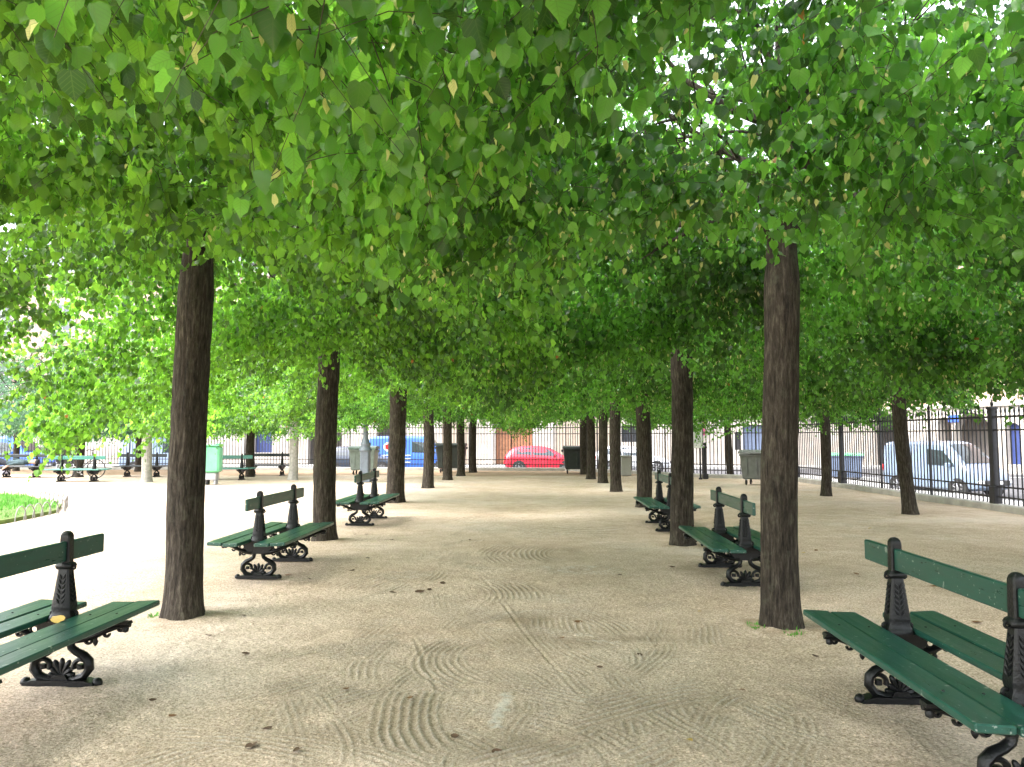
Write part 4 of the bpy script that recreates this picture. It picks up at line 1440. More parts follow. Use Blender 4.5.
def vehicle(name, label, cat, loc, rz, paint, L, Wd, prof, glass_side, glass_front, glass_rear, wheels, wr=0.31, group=None, extras=None, rail=None, dark_low=True):
    """prof: stations along x (rear to front): (x, z_bottom, z_belt, z_top, half width at belt, half width at top)."""
    t = thing(name, label, cat, loc, rz, group)
    X, (zb, zm, zt, hw, ht) = smooth_pts(prof, 46)
    rings = []
    K = 15
    for i in range(len(X)):
        a, m, tp, w, h = zb[i], zm[i], zt[i], hw[i], ht[i]
        r = [(0, a), (w * 0.80, a), (w * 0.95, a + (m - a) * 0.12), (w * 1.0, a + (m - a) * 0.45), (w * 0.985, a + (m - a) * 0.8), (w * 0.95, m),
             (w * 0.94 + (h - w * 0.94) * 0.55, m + (tp - m) * 0.55), (h, m + (tp - m) * 0.86), (h * 0.86, m + (tp - m) * 0.965), (h * 0.5, tp), (0, tp)]
        full = [(X[i], -y, z) for y, z in r] + [(X[i], y, z) for y, z in r[-2:0:-1]]
        rings.append(full)
    K = len(rings[0])
    mb = MB()
    vs = [q for rr in rings for q in rr]
    fs = []
    for i in range(len(rings) - 1):
        for k in range(K):
            j = (k + 1) % K
            fs.append([i * K + k, i * K + j, (i + 1) * K + j, (i + 1) * K + k])
    fs.append(list(range(K)))
    fs.append([(len(rings) - 1) * K + k for k in range(K)][::-1])
    mb.add(vs, fs)
    body = mb.build("body", paint, t, 32)

    def surf(x, f):   # side surface point between belt (0) and roof edge (1)
        m, tp, w, h = (np.interp(x, X, q) for q in (zm, zt, hw, ht))
        f2 = f * 0.86
        if f2 < 0.55:
            y = w * 0.95 + (w * 0.94 + (h - w * 0.94) * 0.55 - w * 0.95) * f2 / 0.55
        else:
            y = (w * 0.94 + (h - w * 0.94) * 0.55) + (h - (w * 0.94 + (h - w * 0.94) * 0.55)) * (f2 - 0.55) / 0.31
        return y, m + (tp - m) * f2
    for s in (-1, 1):
        for poly in glass_side:
            mb = MB()
            pts = []
            for x, f in poly:
                y, z = surf(x, f)
                pts.append((x, s * (y + 0.012), z))
            cx = sum(q[0] for q in pts) / len(pts)
            mb.add(pts, [list(range(len(pts)))])
            mb.build("side_window", M["glass"], t)

    def top(x):
        return np.interp(x, X, zt), np.interp(x, X, ht), np.interp(x, X, zm), np.interp(x, X, hw)
    for nm, pair in (("windscreen", glass_front), ("rear_window", glass_rear)):
        if pair is None:
            continue
        x0, x1 = pair
        mb = MB()
        vs = []
        xs_ = np.linspace(x0, x1, 5)
        off = 0.014 if nm == "windscreen" else -0.014
        for x in xs_:
            z, h, m, w = top(x)
            for y in (-0.84, -0.5, 0, 0.5, 0.84):
                zz = z if abs(y) < 0.6 else m + (z - m) * 0.965
                vs.append((x + off, h * y, zz + 0.014))
        fs = [[i * 5 + k, i * 5 + k + 1, (i + 1) * 5 + k + 1, (i + 1) * 5 + k] for i in range(4) for k in range(4)]
        mb.add(vs, fs)
        mb.build(nm, M["glass"], t, 60)
    for wx in wheels:
        for s in (-1, 1):
            w = float(np.interp(wx, X, hw))
            mb = MB()   # dark arch
            mb.tube([(wx, s * (w - 0.15), wr + 0.01), (wx, s * (w + 0.004), wr + 0.01)], wr * 1.18, 24)
            mb.build("wheel_arch", M["trim"], t)
            wo = obj("wheel", None, None) if False else None
            mb = MB()
            mb.torus((wx, s * (w - 0.085), wr), wr * 0.80, wr * 0.20, "y", 28, 8)
            mb.tube([(wx, s * (w - 0.16), wr), (wx, s * (w - 0.03), wr)], wr * 0.78, 24)
            wo = mb.build("wheel", M["rubber"], t, 40)
            mb = MB()
            mb.tube([(wx, s * (w - 0.04), wr), (wx, s * (w + 0.010), wr)], wr * 0.20, 12)
            for q in range(7):
                an = 2 * PI * q / 7
                mb.tube([(wx + math.cos(an) * wr * 0.1, s * (w - 0.01), wr + math.sin(an) * wr * 0.1), (wx + math.cos(an) * wr * 0.66, s * (w + 0.0), wr + math.sin(an) * wr * 0.66)], wr * 0.075, 6)
            mb.torus((wx, s * (w - 0.005), wr), wr * 0.65, wr * 0.05, "y", 26, 6)
            mb.build("rim", M["chrome"], wo, 40)
    # bumpers, lamps, mirrors, handles, plate
    x0, x1 = X[0], X[-1]
    zb0, zm0, zm1 = zb[0], zm[0], zm[-1]
    mb = MB()
    mb.box((x0 - 0.02, 0, zb0 + 0.16), (0.10, hw[0] * 1.75, 0.20), bev=0.04)
    mb.build("rear_bumper", paint if not dark_low else M["trim"], t, 40)
    mb = MB()
    mb.box((x1 + 0.02, 0, zb[-1] + 0.15), (0.10, hw[-1] * 1.7, 0.20), bev=0.04)
    fb = mb.build("front_bumper", M["trim"], t, 40)
    mb = MB()
    mb.box((x1 + 0.078, 0, zb[-1] + 0.16), (0.015, 0.50, 0.11))
    mb.build("number_plate", M["white_paint"], fb)
    for s in (-1, 1):
        mb = MB()
        xf = x1 - 0.10
        mb.box((xf, s * float(np.interp(xf, X, hw)) * 0.80, zm1 - 0.06), (0.26, 0.30, 0.13), bev=0.04)
        mb.build("headlight", M["lamp_clear"], t, 40)
        mb = MB()
        xr = x0 + 0.05
        mb.box((xr, s * float(np.interp(xr, X, hw)) * 0.88, zm0 - 0.04), (0.16, 0.18, 0.26), bev=0.03)
        mb.build("tail_light", M["lamp_red"], t, 40)
        mx = glass_side[-1][0][0] if glass_side else 0.8
        mxx = max(q[0] for q in glass_side[-1]) - 0.18
        y, z = surf(mxx, 0.10)
        mb = MB()
        mb.box((mxx, s * (y + 0.11), z + 0.05), (0.10, 0.20, 0.14), bev=0.04)
        mb.build("wing_mirror", paint, t, 40)
    if extras:
        extras(t, surf, X, hw, zm)
    return t


def hatch_prof():
    return [(-2.02, .42, .82, .92, .70, .52), (-1.95, .30, .88, 1.02, .80, .58), (-1.80, .24, .93, 1.22, .84, .60), (-1.55, .22, .95, 1.38, .865, .60), (-1.1, .20, .95, 1.455, .875, .60), (-.4, .20, .93, 1.475, .88, .60),
            (.1, .20, .91, 1.44, .88, .60), (.45, .20, .90, 1.33, .88, .61), (.85, .20, .89, 1.12, .875, .64), (1.15, .20, .87, .95, .87, .68), (1.5, .21, .80, .885, .855, .68), (1.85, .24, .70, .80, .80, .62), (2.02, .32, .60, .68, .70, .52), (2.08, .40, .52, .58, .58, .42)]


HATCH_GLASS = [[(-1.42, .18), (-1.30, .86), (-.62, .97), (-.55, .10)], [(-.48, .10), (-.55, .97), (-.05, .97), (.30, .93), (.80, .30), (.86, .10)]]


def doors(xs_, paint):
    def fn(t, surf, X, hw, zm):
        for xa, xb in xs_:
            for s in (-1, 1):
                mb = MB()
                w0 = float(np.interp((xa + xb) / 2, X, hw))
                z1 = float(np.interp((xa + xb) / 2, X, zm))
                # a thin raised door skin and its handle
                pts = []
                ys = [w0 * 1.0 + 0.006, w0 * 0.988 + 0.006]
                za, zb_ = 0.42, z1 - 0.08
                mb.add([(xa + .015, s * ys[0], za), (xb - .015, s * ys[0], za), (xb - .015, s * (w0 * .985 + .008), zb_), (xa + .015, s * (w0 * .985 + .008), zb_)], [[0, 1, 2, 3]])
                d_ = mb.build("door", paint, t)
                mb = MB()
                mb.box((xa + 0.17, s * (w0 + 0.018), z1 - 0.15), (0.16, 0.025, 0.03), bev=0.008)
                mb.build("handle", paint, d_)
    return fn


G_CARS = "vehicles parked along the street beyond the railings"
yc = 42.0
pc = at_y(503, 470, yc)
vehicle("parked_car", "red hatchback parked beyond the far railings in front of the brown arched door", "car", (pc.x + 2.15, yc, STREET_Z + 0.004), 0.0, M["car_red"], 4.1, 1.75, hatch_prof(), HATCH_GLASS, (0.36, 1.06), (-1.86, -1.58), (-1.25, 1.28), group=G_CARS,
        extras=doors([(-.52, .32), (-1.28 + .5, -.54)][:1], M["car_red"]), dark_low=False)
vehicle("parked_car", "silver car parked in front of the red hatchback, mostly hidden by the charcoal container", "car", (pc.x + 7.0, yc, STREET_Z + 0.004), 0.0, M["car_silver"], 4.1, 1.75, hatch_prof(), HATCH_GLASS, (0.36, 1.06), (-1.86, -1.58), (-1.25, 1.28), group=G_CARS)
p1 = at_y(359, 470, 40)
vehicle("parked_car", "dark blue car parked behind the street lamp and the pale container", "car", (p1.x + .1, 40, STREET_Z + 0.004), 0.0, M["car_dark"], 4.1, 1.75, hatch_prof(), HATCH_GLASS, (0.36, 1.06), (-1.86, -1.58), (-1.25, 1.28), group=G_CARS)


def van_prof():
    return [(-2.35, .45, 1.0, 1.80, .80, .68), (-2.30, .32, 1.05, 1.93, .88, .76), (-2.1, .25, 1.06, 1.99, .92, .80), (-.4, .22, 1.06, 2.02, .94, .82), (.55, .22, 1.06, 2.00, .94, .80), (.95, .22, 1.05, 1.86, .94, .76),
            (1.35, .22, 1.04, 1.50, .93, .76), (1.62, .22, 1.02, 1.18, .92, .80), (1.95, .24, .94, 1.03, .90, .74), (2.2, .28, .80, .88, .84, .64), (2.32, .38, .62, .70, .72, .52)]


VAN_GLASS = [[(.02, .10), (.02, .80), (.72, .80), (1.22, .35), (1.30, .10)]]


def van_stripes(t, surf, X, hw, zm):
    for s in (-1, 1):
        w = float(np.interp(-1.0, X, hw))
        for z, hh in ((0.62, 0.05), (0.80, 0.05), (0.98, 0.05)):
            mb = MB()
            mb.box((-1.05, s * (w + 0.010), z), (2.0, 0.012, hh))
            mb.build("white_stripe", M["white_paint"], t)
        mb = MB()
        y, z = surf(-1.25, 0.45)
        mb.tube([(-1.25, s * (y - 0.02), z), (-1.25, s * (y + 0.03), z)], 0.24, 20)
        lg = mb.build("round_emblem", M["white_paint"], t)
        mb = MB()
        mb.tube([(-1.25, s * (y + 0.028), z), (-1.25, s * (y + 0.036), z)], 0.15, 20)
        mb.build("emblem_disc", M["lamp_red"], lg)


p1 = at_y(414, 470, 41)
vehicle("parked_van", "bright blue van with white stripes behind the third trunk of the left lime row", "van", (p1.x, 41.0, STREET_Z + 0.004), 0.0, M["car_blue"], 4.7, 1.9, van_prof(), VAN_GLASS, (0.85, 1.6), None, (-1.45, 1.45), group=G_CARS, extras=van_stripes)
p1 = at_y(15, 460, 38.5)
vehicle("parked_van", "blue van with a sloping windscreen beyond the railings at the far left edge", "van", (p1.x - 0.6, 38.5, STREET_Z + 0.004), 0.0, M["car_blue"], 4.7, 1.9, van_prof(), VAN_GLASS, (0.85, 1.6), None, (-1.45, 1.45), group=G_CARS)
p1 = at_y(190, 470, 40)
vehicle("parked_van", "pale blue van standing beyond the railings behind the big near left trunk", "van", (p1.x - 1.1, 40, STREET_Z + 0.004), 0.0, M["car_pale_blue"], 4.7, 1.9, van_prof(), VAN_GLASS, (0.85, 1.6), None, (-1.45, 1.45), group=G_CARS)
p1 = at_y(945, 490, 26.6)
small_van = vehicle("parked_van", "pale blue-white small van parked close behind the right-hand railings", "van", (p1.x, 26.6, STREET_Z + 0.004), R(-66), M["car_pale_blue"], 4.7, 1.9, [(x_ * .86, *q) for x_, *q in van_prof()], [[(x_ * .86, f_) for x_, f_ in VAN_GLASS[0]]], (0.73, 1.38), None, (-1.25, 1.25), group=G_CARS)
small_van.scale = (0.92, 0.94, 0.90)

# recycling container outside the right-hand railings
c0 = at_y(846, 470, 34)
t = container((c0.x, 34, STREET_Z + 0.01), "blue-grey recycling container with a green lid beyond the right-hand railings", M["door_grey"], M["green_plastic"], 1.35, 0.9, 1.25, rz=-0.3)


# ------------------------------------------------------------------ buildings
def facade(name, label, origin, ang, length, bays, bay_w, wall_mat, openings, group=None, upper=9.0, g_h=3.6):
    """A front running along local +x with its face at y=0, body behind (+y). openings: list of dicts
    (x, w, h, spring, kind) on the ground storey; regular windows above."""
    t = thing(name, label, "building", (origin[0], origin[1], STREET_Z), ang, group)
    D = 0.55
    xs_ = sorted(openings, key=lambda o: o["x"])
    mb = MB()
    cur = 0.0
    for o in xs_:
        a, b = o["x"] - o["w"] / 2, o["x"] + o["w"] / 2
        if a > cur:
            mb.box(((cur + a) / 2, D / 2, g_h / 2), (a - cur, D, g_h))
        z0 = o.get("sill", 0.0)
        sp = o["spring"]
        rise = o["h"] - sp
        n = 12
        arcp = [(o["x"] + o["w"] / 2 * math.cos(PI - PI * i / n), sp + rise * math.sin(PI * i / n)) for i in range(n + 1)]
        # spandrel made of thin upright strips so each face stays convex
        for i in range(n):
            (xa, za), (xb, zb) = arcp[i], arcp[i + 1]
            mb.add([(xa, 0, za), (xb, 0, zb), (xb, 0, g_h), (xa, 0, g_h), (xa, D, za), (xb, D, zb), (xb, D, g_h), (xa, D, g_h)],
                   [[0, 1, 2, 3], [5, 4, 7, 6], [4, 5, 1, 0], [3, 2, 6, 7]])
        if z0 > 0:
            mb.box((o["x"], D / 2, z0 / 2), (o["w"], D, z0))
        cur = b
    if cur < length:
        mb.box(((cur + length) / 2, D / 2, g_h / 2), (length - cur, D, g_h))
    mb.build("ground_storey_wall", wall_mat, t)
    mb = MB()
    mb.box((length / 2, 3.4, g_h / 2), (length, 0.3, g_h))
    mb.build("arcade_rear_wall", M["inner_wall"], t)
    mb = MB()
    mb.box((length / 2, -0.04, g_h + 0.12), (length, 0.30, 0.24), bev=0.03)
    mb.build("string_course", M["limestone"], t)
    # upper storeys: brick between stone window surrounds
    mb = MB()
    mb.box((length / 2, D / 2 + 1.6, g_h + 0.24 + upper / 2), (length, D + 3.2, upper))
    mb.build("upper_wall", M["brick"], t)
    nb = int(length / bay_w)
    for i in range(nb):
        for z in (g_h + 0.24 + 0.9, g_h + 0.24 + 4.7):
            fx = (i + 0.5) * bay_w + (length - nb * bay_w) / 2
            mb = MB()
            mb.box((fx, -0.02, z + 1.25), (1.75, 0.10, 2.9), bev=0.02)
            w = mb.build("window", M["limestone"], t)
            mb = MB()
            mb.box((fx, -0.075, z + 1.25), (1.2, 0.03, 2.4))
            mb.build("pane", M["window_glass"], w)
            mb = MB()
            mb.box((fx, -0.10, z + 1.25), (0.07, 0.03, 2.4))
            for q in (-0.6, 0.2):
                mb.box((fx, -0.10, z + 1.25 + q), (1.2, 0.03, 0.05))
            mb.build("glazing_bar", M["white_paint"], w)
    mb = MB()
    zt = g_h + 0.24 + upper
    mb.box((length / 2, 0.35, zt + 0.2), (length, 1.2, 0.4), bev=0.06)
    mb.build("cornice", M["limestone"], t)
    mb = MB()
    mb.add([(0, 0.2, zt + .4), (length, 0.2, zt + .4), (length, 4.2, zt + 4.0), (0, 4.2, zt + 4.0), (0, 4.6, zt + .4), (length, 4.6, zt + .4)], [[0, 1, 2, 3], [3, 2, 5, 4], [0, 3, 4], [1, 5, 2]])
    mb.build("roof", M["slate"], t)
    for o in xs_:
        a = o["w"]
        if o.get("door"):
            mb = MB()
            n = 12
            arcp = [(o["x"] + a / 2 * math.cos(PI * i / n), o["spring"] + (o["h"] - o["spring"]) * math.sin(PI * i / n)) for i in range(n + 1)]
            zz = o.get("sill", 0.0)
            poly = [(o["x"] - a / 2, zz), (o["x"] + a / 2, zz)] + arcp
            mb.prism(poly, 0.34, 0.42)
            dd = mb.build(o.get("name", "door"), M[o["door"]], t)
            if o["door"] == "door_wood":
                mb = MB()
                for sx in (-1, 1):
                    for z in (0.6, 1.5):
                        mb.box((o["x"] + sx * a * 0.24, 0.33, z), (a * 0.36, 0.04, 0.72), bev=0.015)
                    for q in range(5):
                        mb.box((o["x"] + sx * a * (0.06 + 0.09 * q), 0.335, 2.25), (0.03, 0.025, 0.7))
                mb.build("door_panel", M["door_wood"], dd)
            if o["door"] == "window_glass":
                mb = MB()
                for q in range(6):
                    mb.tube([(o["x"] - a / 2 + a * (q + 0.5) / 6, 0.08, zz), (o["x"] - a / 2 + a * (q + 0.5) / 6, 0.08, o["spring"])], 0.02, 6)
                mb.build("window_bar", M["fence"], dd)
    return t


YF = 50.6
x_off = -44.0


def fx(px):
    return at_y(px, 440, YF).x - x_off


ops = []
for px, w, h, sp, sill, door in ((514, 2.45, 2.95, 2.45, 0, "door_wood"), (386, 0, 0, 0, 0, None)):
    if w:
        ops.append(dict(x=fx(px), w=w, h=h, spring=sp, sill=sill, door=door))
ops.append(dict(x=fx(388.5), w=1.6, h=3.1, spring=2.3, sill=0))
ops.append(dict(x=fx(629), w=1.0, h=2.75, spring=2.65, sill=1.62, door="window_glass", name="window"))
ops.append(dict(x=fx(755), w=1.6, h=2.75, spring=2.65, sill=0, door="door_grey", name="shutter"))
ops.append(dict(x=fx(738), w=0.42, h=2.3, spring=2.25, sill=1.1, door="window_glass", name="window"))
ops.append(dict(x=fx(263), w=1.25, h=2.55, spring=2.5, sill=0.9, door="door_blue", name="shutter"))
ops.append(dict(x=fx(131), w=1.1, h=2.75, spring=2.7, sill=0.9, door="door_blue", name="shutter"))
ops.append(dict(x=fx(190), w=0.9, h=2.75, spring=2.7, sill=0.9, door="door_blue", name="shutter"))
ops.append(dict(x=fx(325), w=2.3, h=3.0, spring=2.0, sill=0))
ops.append(dict(x=fx(60), w=2.3, h=3.0, spring=2.0, sill=0))
far = facade("arcaded_building", "long pale stone building across the street at the far end, with the brown arched door", (x_off, YF), 0.0, 66.0, 15, 4.3, M["limestone"], ops)
# flat panels of beige render either side of the stone piers, awning, small sign
for a, b in ((442, 468), (556, 583), (591, 619)):
    xa, xb = fx(a), fx(b)
    mb = MB()
    mb.box(((xa + xb) / 2, -0.012, 1.75), (xb - xa, 0.03, 3.3))
    mb.build("render_panel", M["render"], far)
for a, b in ((470, 494), (534, 554)):
    xa, xb = fx(a), fx(b)
    mb = MB()
    mb.box(((xa + xb) / 2, -0.05, 1.8), (xb - xa, 0.14, 3.55), bev=0.02)
    mb.build("pilaster", M["white_paint"] if False else M["limestone"], far)
aw = at_y(692, 424, YF - 0.4)
mb = MB()
n = 8
prof = [(0.0, 0.0)] + [(-1.0 * math.sin(R(90 * i / n)), 1.05 * math.cos(R(90 * i / n))) for i in range(n + 1)]
prof = [(0.0, 0.0), (0.0, 1.05)] + [(-0.9 * math.sin(R(90 * i / n)), 1.05 * math.cos(R(90 * i / n))) for i in range(1, n + 1)]
vs = [(-0.75, y, z) for y, z in prof] + [(0.75, y, z) for y, z in prof]
m = len(prof)
mb.add(vs, [list(range(m)), list(range(2 * m - 1, m - 1, -1))] + [[i, (i + 1) % m, m + (i + 1) % m, m + i] for i in range(m)])
o = mb.build("awning", M["awning"], far)
o.location = (aw.x - x_off, -0.06, 2.05)

# the arcade along the right-hand street, set at a slight angle
A0, A1 = Vector((19.4, 57.5)), Vector((33.5, 16.0))
dr = (A1 - A0)
Lr = dr.length
ar = math.atan2(dr.y, dr.x)
ops = []
i = 0
x = 2.2
while x < Lr - 2:
    d_ = {0: None, 1: "door_grey"}.get(i % 4)
    ops.append(dict(x=x, w=2.1, h=3.25, spring=2.2, sill=0, door=None))
    x += 4.1
    i += 1


def along(px):
    """distance along the right-hand front of the point seen in photo column px"""
    d = ray(px, 440)
    k = d.x / d.y
    # A0 + s*u hits x = k*y
    u = dr / Lr
    return (k * A0.y - A0.x) / (u.x - k * u.y)


ops = []
for px, w, h, sp, sill, door, nm in ((820, 2.6, 3.2, 2.3, 0, "door_grey", "shutter"), (847, 2.4, 3.3, 2.3, 0, None, None), (886, 2.5, 3.3, 2.3, 0, None, None), (945, 1.0, 3.1, 2.7, 0, None, None),
                                     (972, 2.3, 3.3, 2.3, 0, None, None), (1013, 0.75, 2.7, 2.5, 0.5, "door_blue", "shutter"), (1046, 2.3, 3.3, 2.3, 0, None, None), (1095, 2.3, 3.3, 2.3, 0, None, None)):
    ops.append(dict(x=along(px), w=w, h=h, spring=sp, sill=sill, door=door, name=nm or "door"))
ops = [o for o in ops if 1.5 < o["x"] < Lr - 1.5]
right_b = facade("arcaded_building", "pink brick and stone arcaded building behind the right-hand railings and the pale van", (A0.x, A0.y), ar, Lr, 10, 4.1, M["limestone"], ops)
mb = MB()
mb.box((along(955), -0.06, 3.0), (0.7, 0.05, 0.42), bev=0.01)
mb.build("street_plate", M["blue_sign"], right_b)


# ------------------------------------------------------------------ a person lying on the far bench
def skin_body(chains, mats, classify, name, parent):
    me = bpy.data.meshes.new(name + "_skeleton")
    verts, edges, rad = [], [], []
    idx = {}

    def vid(p, r):
        key = tuple(round(c, 4) for c in p)
        if key not in idx:
            idx[key] = len(verts)
            verts.append(p)
            rad.append(r)
        return idx[key]
    for ch in chains:
        prev = None
        for p, r in ch:
            i = vid(p, r)
            if prev is not None and prev != i:
                edges.append((prev, i))
            prev = i
    me.from_pydata(verts, edges, [])
    o = bpy.data.objects.new(name + "_tmp", me)
    COL.objects.link(o)
    sk = o.modifiers.new("skin", "SKIN")
    for i, d_ in enumerate(me.skin_vertices[0].data):
        d_.radius = (rad[i] if isinstance(rad[i], tuple) else (rad[i], rad[i]))
        d_.use_root = (i == 0)
    sb = o.modifiers.new("sub", "SUBSURF")
    sb.levels = 2
    bpy.context.view_layer.update()
    dg = bpy.context.evaluated_depsgraph_get()
    m2 = bpy.data.meshes.new_from_object(o.evaluated_get(dg))
    bpy.data.objects.remove(o)
    m2.materials.clear()
    for m in mats:
        m2.materials.append(m)
    for pl in m2.polygons:
        pl.material_index = classify(pl.center)
        pl.use_smooth = True
    return obj(name, m2, parent)


pt = thing("person", "person in a dark grey-green jacket lying on the black bench, one arm hanging down", "person", (-18.6, 26.66, 0.0))
# body lies along x on the near seat; head to the right (+x)
sz = 0.412
body = [
    [((-0.25, 0, sz + .12), (.14, .12)), ((-0.05, 0, sz + .13), (.13, .115)), ((0.15, 0, sz + .14), (.15, .12)), ((0.34, 0, sz + .14), (.155, .11)), ((0.45, 0, sz + .135), (.07, .06)), ((0.52, 0, sz + .14), (.055, .055)), ((0.60, 0, sz + .15), (.085, .09)), ((0.70, 0, sz + .155), (.088, .095)), ((0.77, 0, sz + .155), (.05, .055))],
    [((-0.25, 0, sz + .12), (.14, .12)), ((-0.34, -.09, sz + .11), (.09, .09)), ((-0.60, -.10, sz + .24), (.075, .075)), ((-0.78, -.10, sz + .32), (.062, .062)), ((-0.98, -.09, sz + .16), (.055, .055)), ((-1.16, -.08, sz + .05), (.045, .045)), ((-1.22, -.08, sz + .12), (.035, .04))],
    [((-0.25, 0, sz + .12), (.14, .12)), ((-0.34, .09, sz + .11), (.09, .09)), ((-0.72, .10, sz + .10), (.072, .072)), ((-1.10, .10, sz + .06), (.05, .05)), ((-1.45, .10, sz + .05), (.042, .042)), ((-1.50, .10, sz + .14), (.035, .04))],
    [((0.34, 0, sz + .14), (.155, .11)), ((0.36, -.17, sz + .13), (.06, .06)), ((0.14, -.23, sz + .12), (.048, .048)), ((-0.10, -.27, sz + .06), (.042, .042)), ((-0.28, -.29, sz - .06), (.035, .035)), ((-0.34, -.29, sz - .12), (.03, .018)), ((-0.38, -.29, sz - .17), (.022, .012))],
    [((0.34, 0, sz + .14), (.155, .11)), ((0.36, .17, sz + .13), (.06, .06)), ((0.12, .20, sz + .13), (.048, .048)), ((-0.08, .08, sz + .26), (.040, .040)), ((-0.18, .02, sz + .275), (.03, .018))],
]


def cls(c):
    if c.x > 0.47:
        return 2
    if c.y < -0.2 and c.z < sz + 0.03:
        return 2
    if c.x < -0.27 and not (c.y < -0.22):
        return 1
    return 0


pb = skin_body(body, [M["jacket"], M["trousers"], M["skin"]], cls, "body", pt)
mb = MB()
vs, fs = [], []
mb.lathe([(0.094 * math.sin(R(a)), -0.098 * math.cos(R(a))) for a in range(8, 181, 14)], (0, 0, 0), 14)
h_ = mb.build("hair", M["hair"], pb, 60)
h_.location = (0.745, 0.0, sz + .150)
h_.scale = (0.80, 1.02, 1.02)
mb = MB()
mb.lathe([(0.03, 0.0), (0.17, 0.01), (0.19, 0.10), (0.16, 0.20), (0.07, 0.26), (0.06, 0.29)], (0, 0, 0), 16, sx=1.15, sy=0.8)
bag = mb.build("bag", M["bag"], None, 60)
tag(bag, "grey bag standing on the ground under the person lying on the black bench", "bag")
bp = at(4.5, 474.5)
bag.location = (bp.x, bp.y, 0)

# ------------------------------------------------------------------ bicycle by the far trunk
bt = thing("bicycle", "dark bicycle leaning by the tree trunk behind the teal bench at far left", "bicycle", (-16.0, 26.25, 0), 0.03)
for wx in (-0.52, 0.52):
    mb = MB()
    mb.torus((wx, 0, 0.335), 0.315, 0.018, "y", 36, 8)
    w = mb.build("wheel", M["rubber"], bt, 60)
    mb = MB()
    for q in range(18):
        an = 2 * PI * q / 18
        mb.tube([(wx, 0.02 * (-1) ** q, 0.335), (wx + 0.30 * math.cos(an), 0, 0.335 + 0.30 * math.sin(an))], 0.0025, 4)
    mb.tube([(wx, -0.05, 0.335), (wx, 0.05, 0.335)], 0.02, 10)
    mb.build("spoke", M["chrome"], w)
mb = MB()
for a_, b_, r in (((-0.15, 0.78), (0.38, 0.80), .016), ((-0.10, 0.28), (0.40, 0.72), .018), ((-0.10, 0.28), (-0.20, 0.86), .015), ((-0.52, 0.335), (-0.10, 0.28), .010), ((-0.52, 0.335), (-0.155, 0.76), .010), ((0.36, 0.92), (0.42, 0.68), .017), ((0.42, 0.68), (0.52, 0.335), .012)):
    mb.tube([(a_[0], 0, a_[1]), (b_[0], 0, b_[1])], r, 8)
mb.build("frame", M["iron"], bt, 60)
mb = MB()
mb.tube([(0.30, -0.28, 0.98), (0.36, -0.20, 1.01), (0.36, 0, 0.98), (0.36, 0.20, 1.01), (0.30, 0.28, 0.98)], 0.013, 8)
mb.tube([(0.36, 0, 0.90), (0.36, 0, 0.98)], 0.014, 8)
mb.build("handlebar", M["iron"], bt, 60)
mb = MB()
mb.box((-0.21, 0, 0.90), (0.26, 0.14, 0.05), bev=0.02)
mb.build("saddle", M["rubber"], bt, 40)
mb = MB()
mb.torus((-0.10, 0.04, 0.28), 0.085, 0.008, "y", 20, 6)
mb.tube([(-0.10, 0.05, 0.28), (-0.02, 0.07, 0.14)], 0.010, 6)
mb.box((-0.02, 0.11, 0.14), (0.09, 0.08, 0.02))
mb.tube([(-0.10, -0.05, 0.28), (-0.18, -0.07, 0.42)], 0.010, 6)
mb.box((-0.18, -0.11, 0.42), (0.09, 0.08, 0.02))
mb.build("crankset", M["chrome"], bt, 50)


# ------------------------------------------------------------------ fallen leaves and small growth
def curled_leaf(seed, mat):
    rd = random.Random(seed)
    k1, k2, tw = rd.uniform(0.05, 0.28), rd.uniform(-0.25, 0.3), rd.uniform(-0.35, 0.35)
    me = bpy.data.meshes.new("fallen_leaf")
    vs = []
    for x, y in LEAF_O:
        z = abs(x) * k1 + (y - 0.5) ** 2 * k2 + x * y * tw
        vs.append((x, y - 0.5, z))
    mn = min(v[2] for v in vs)
    vs = [(x, y, z - mn + 0.01) for x, y, z in vs]
    me.from_pydata(vs, [], [list(f) for f in LEAF_F])
    me.materials.append(mat)
    me.polygons.foreach_set("use_smooth", [True] * len(me.polygons))
    return me


LM = [curled_leaf(1, M["dry_leaf"]), curled_leaf(2, M["dark_leaf"]), curled_leaf(3, M["dark_leaf"]), curled_leaf(4, M["yellow_leaf"]), curled_leaf(5, M["dry_leaf"])]
fallen = [(251, 747, 1, .065), (297, 752, 1, .05), (497, 752, 1, .045), (267, 729, 2, .05), (420, 592, 1, .09), (443, 583, 2, .08), (430, 590, 1, .06), (393, 593, 2, .06), (368, 558, 1, .06), (366, 534, 2, .09), (355, 534, 1, .06),
          (310, 578, 1, .06), (288, 574, 0, .07), (243, 617, 2, .05), (246, 655, 1, .05), (620, 575, 1, .05), (578, 622, 0, .07), (410, 700, 0, .035), (562, 638, 0, .05), (672, 567, 1, .07), (208, 637, 1, .05), (172, 716, 0, .04),
          (860, 577, 2, .07), (934, 587, 0, .08), (957, 588, 3, .10), (977, 622, 0, .08), (1010, 621, 0, .09), (816, 550, 0, .06), (803, 552, 3, .05), (856, 574, 0, .06), (870, 528, 3, .06), (943, 573, 3, .06), (815, 657, 2, .05), (700, 612, 3, .04),
          (640, 655, 1, .04), (455, 738, 1, .04), (346, 690, 0, .04), (153, 700, 2, .04), (690, 742, 3, .035), (742, 690, 0, .035), (600, 668, 1, .04), (410, 520, 1, .06), (470, 540, 2, .05), (392, 540, 1, .06), (352, 570, 2, .06)]
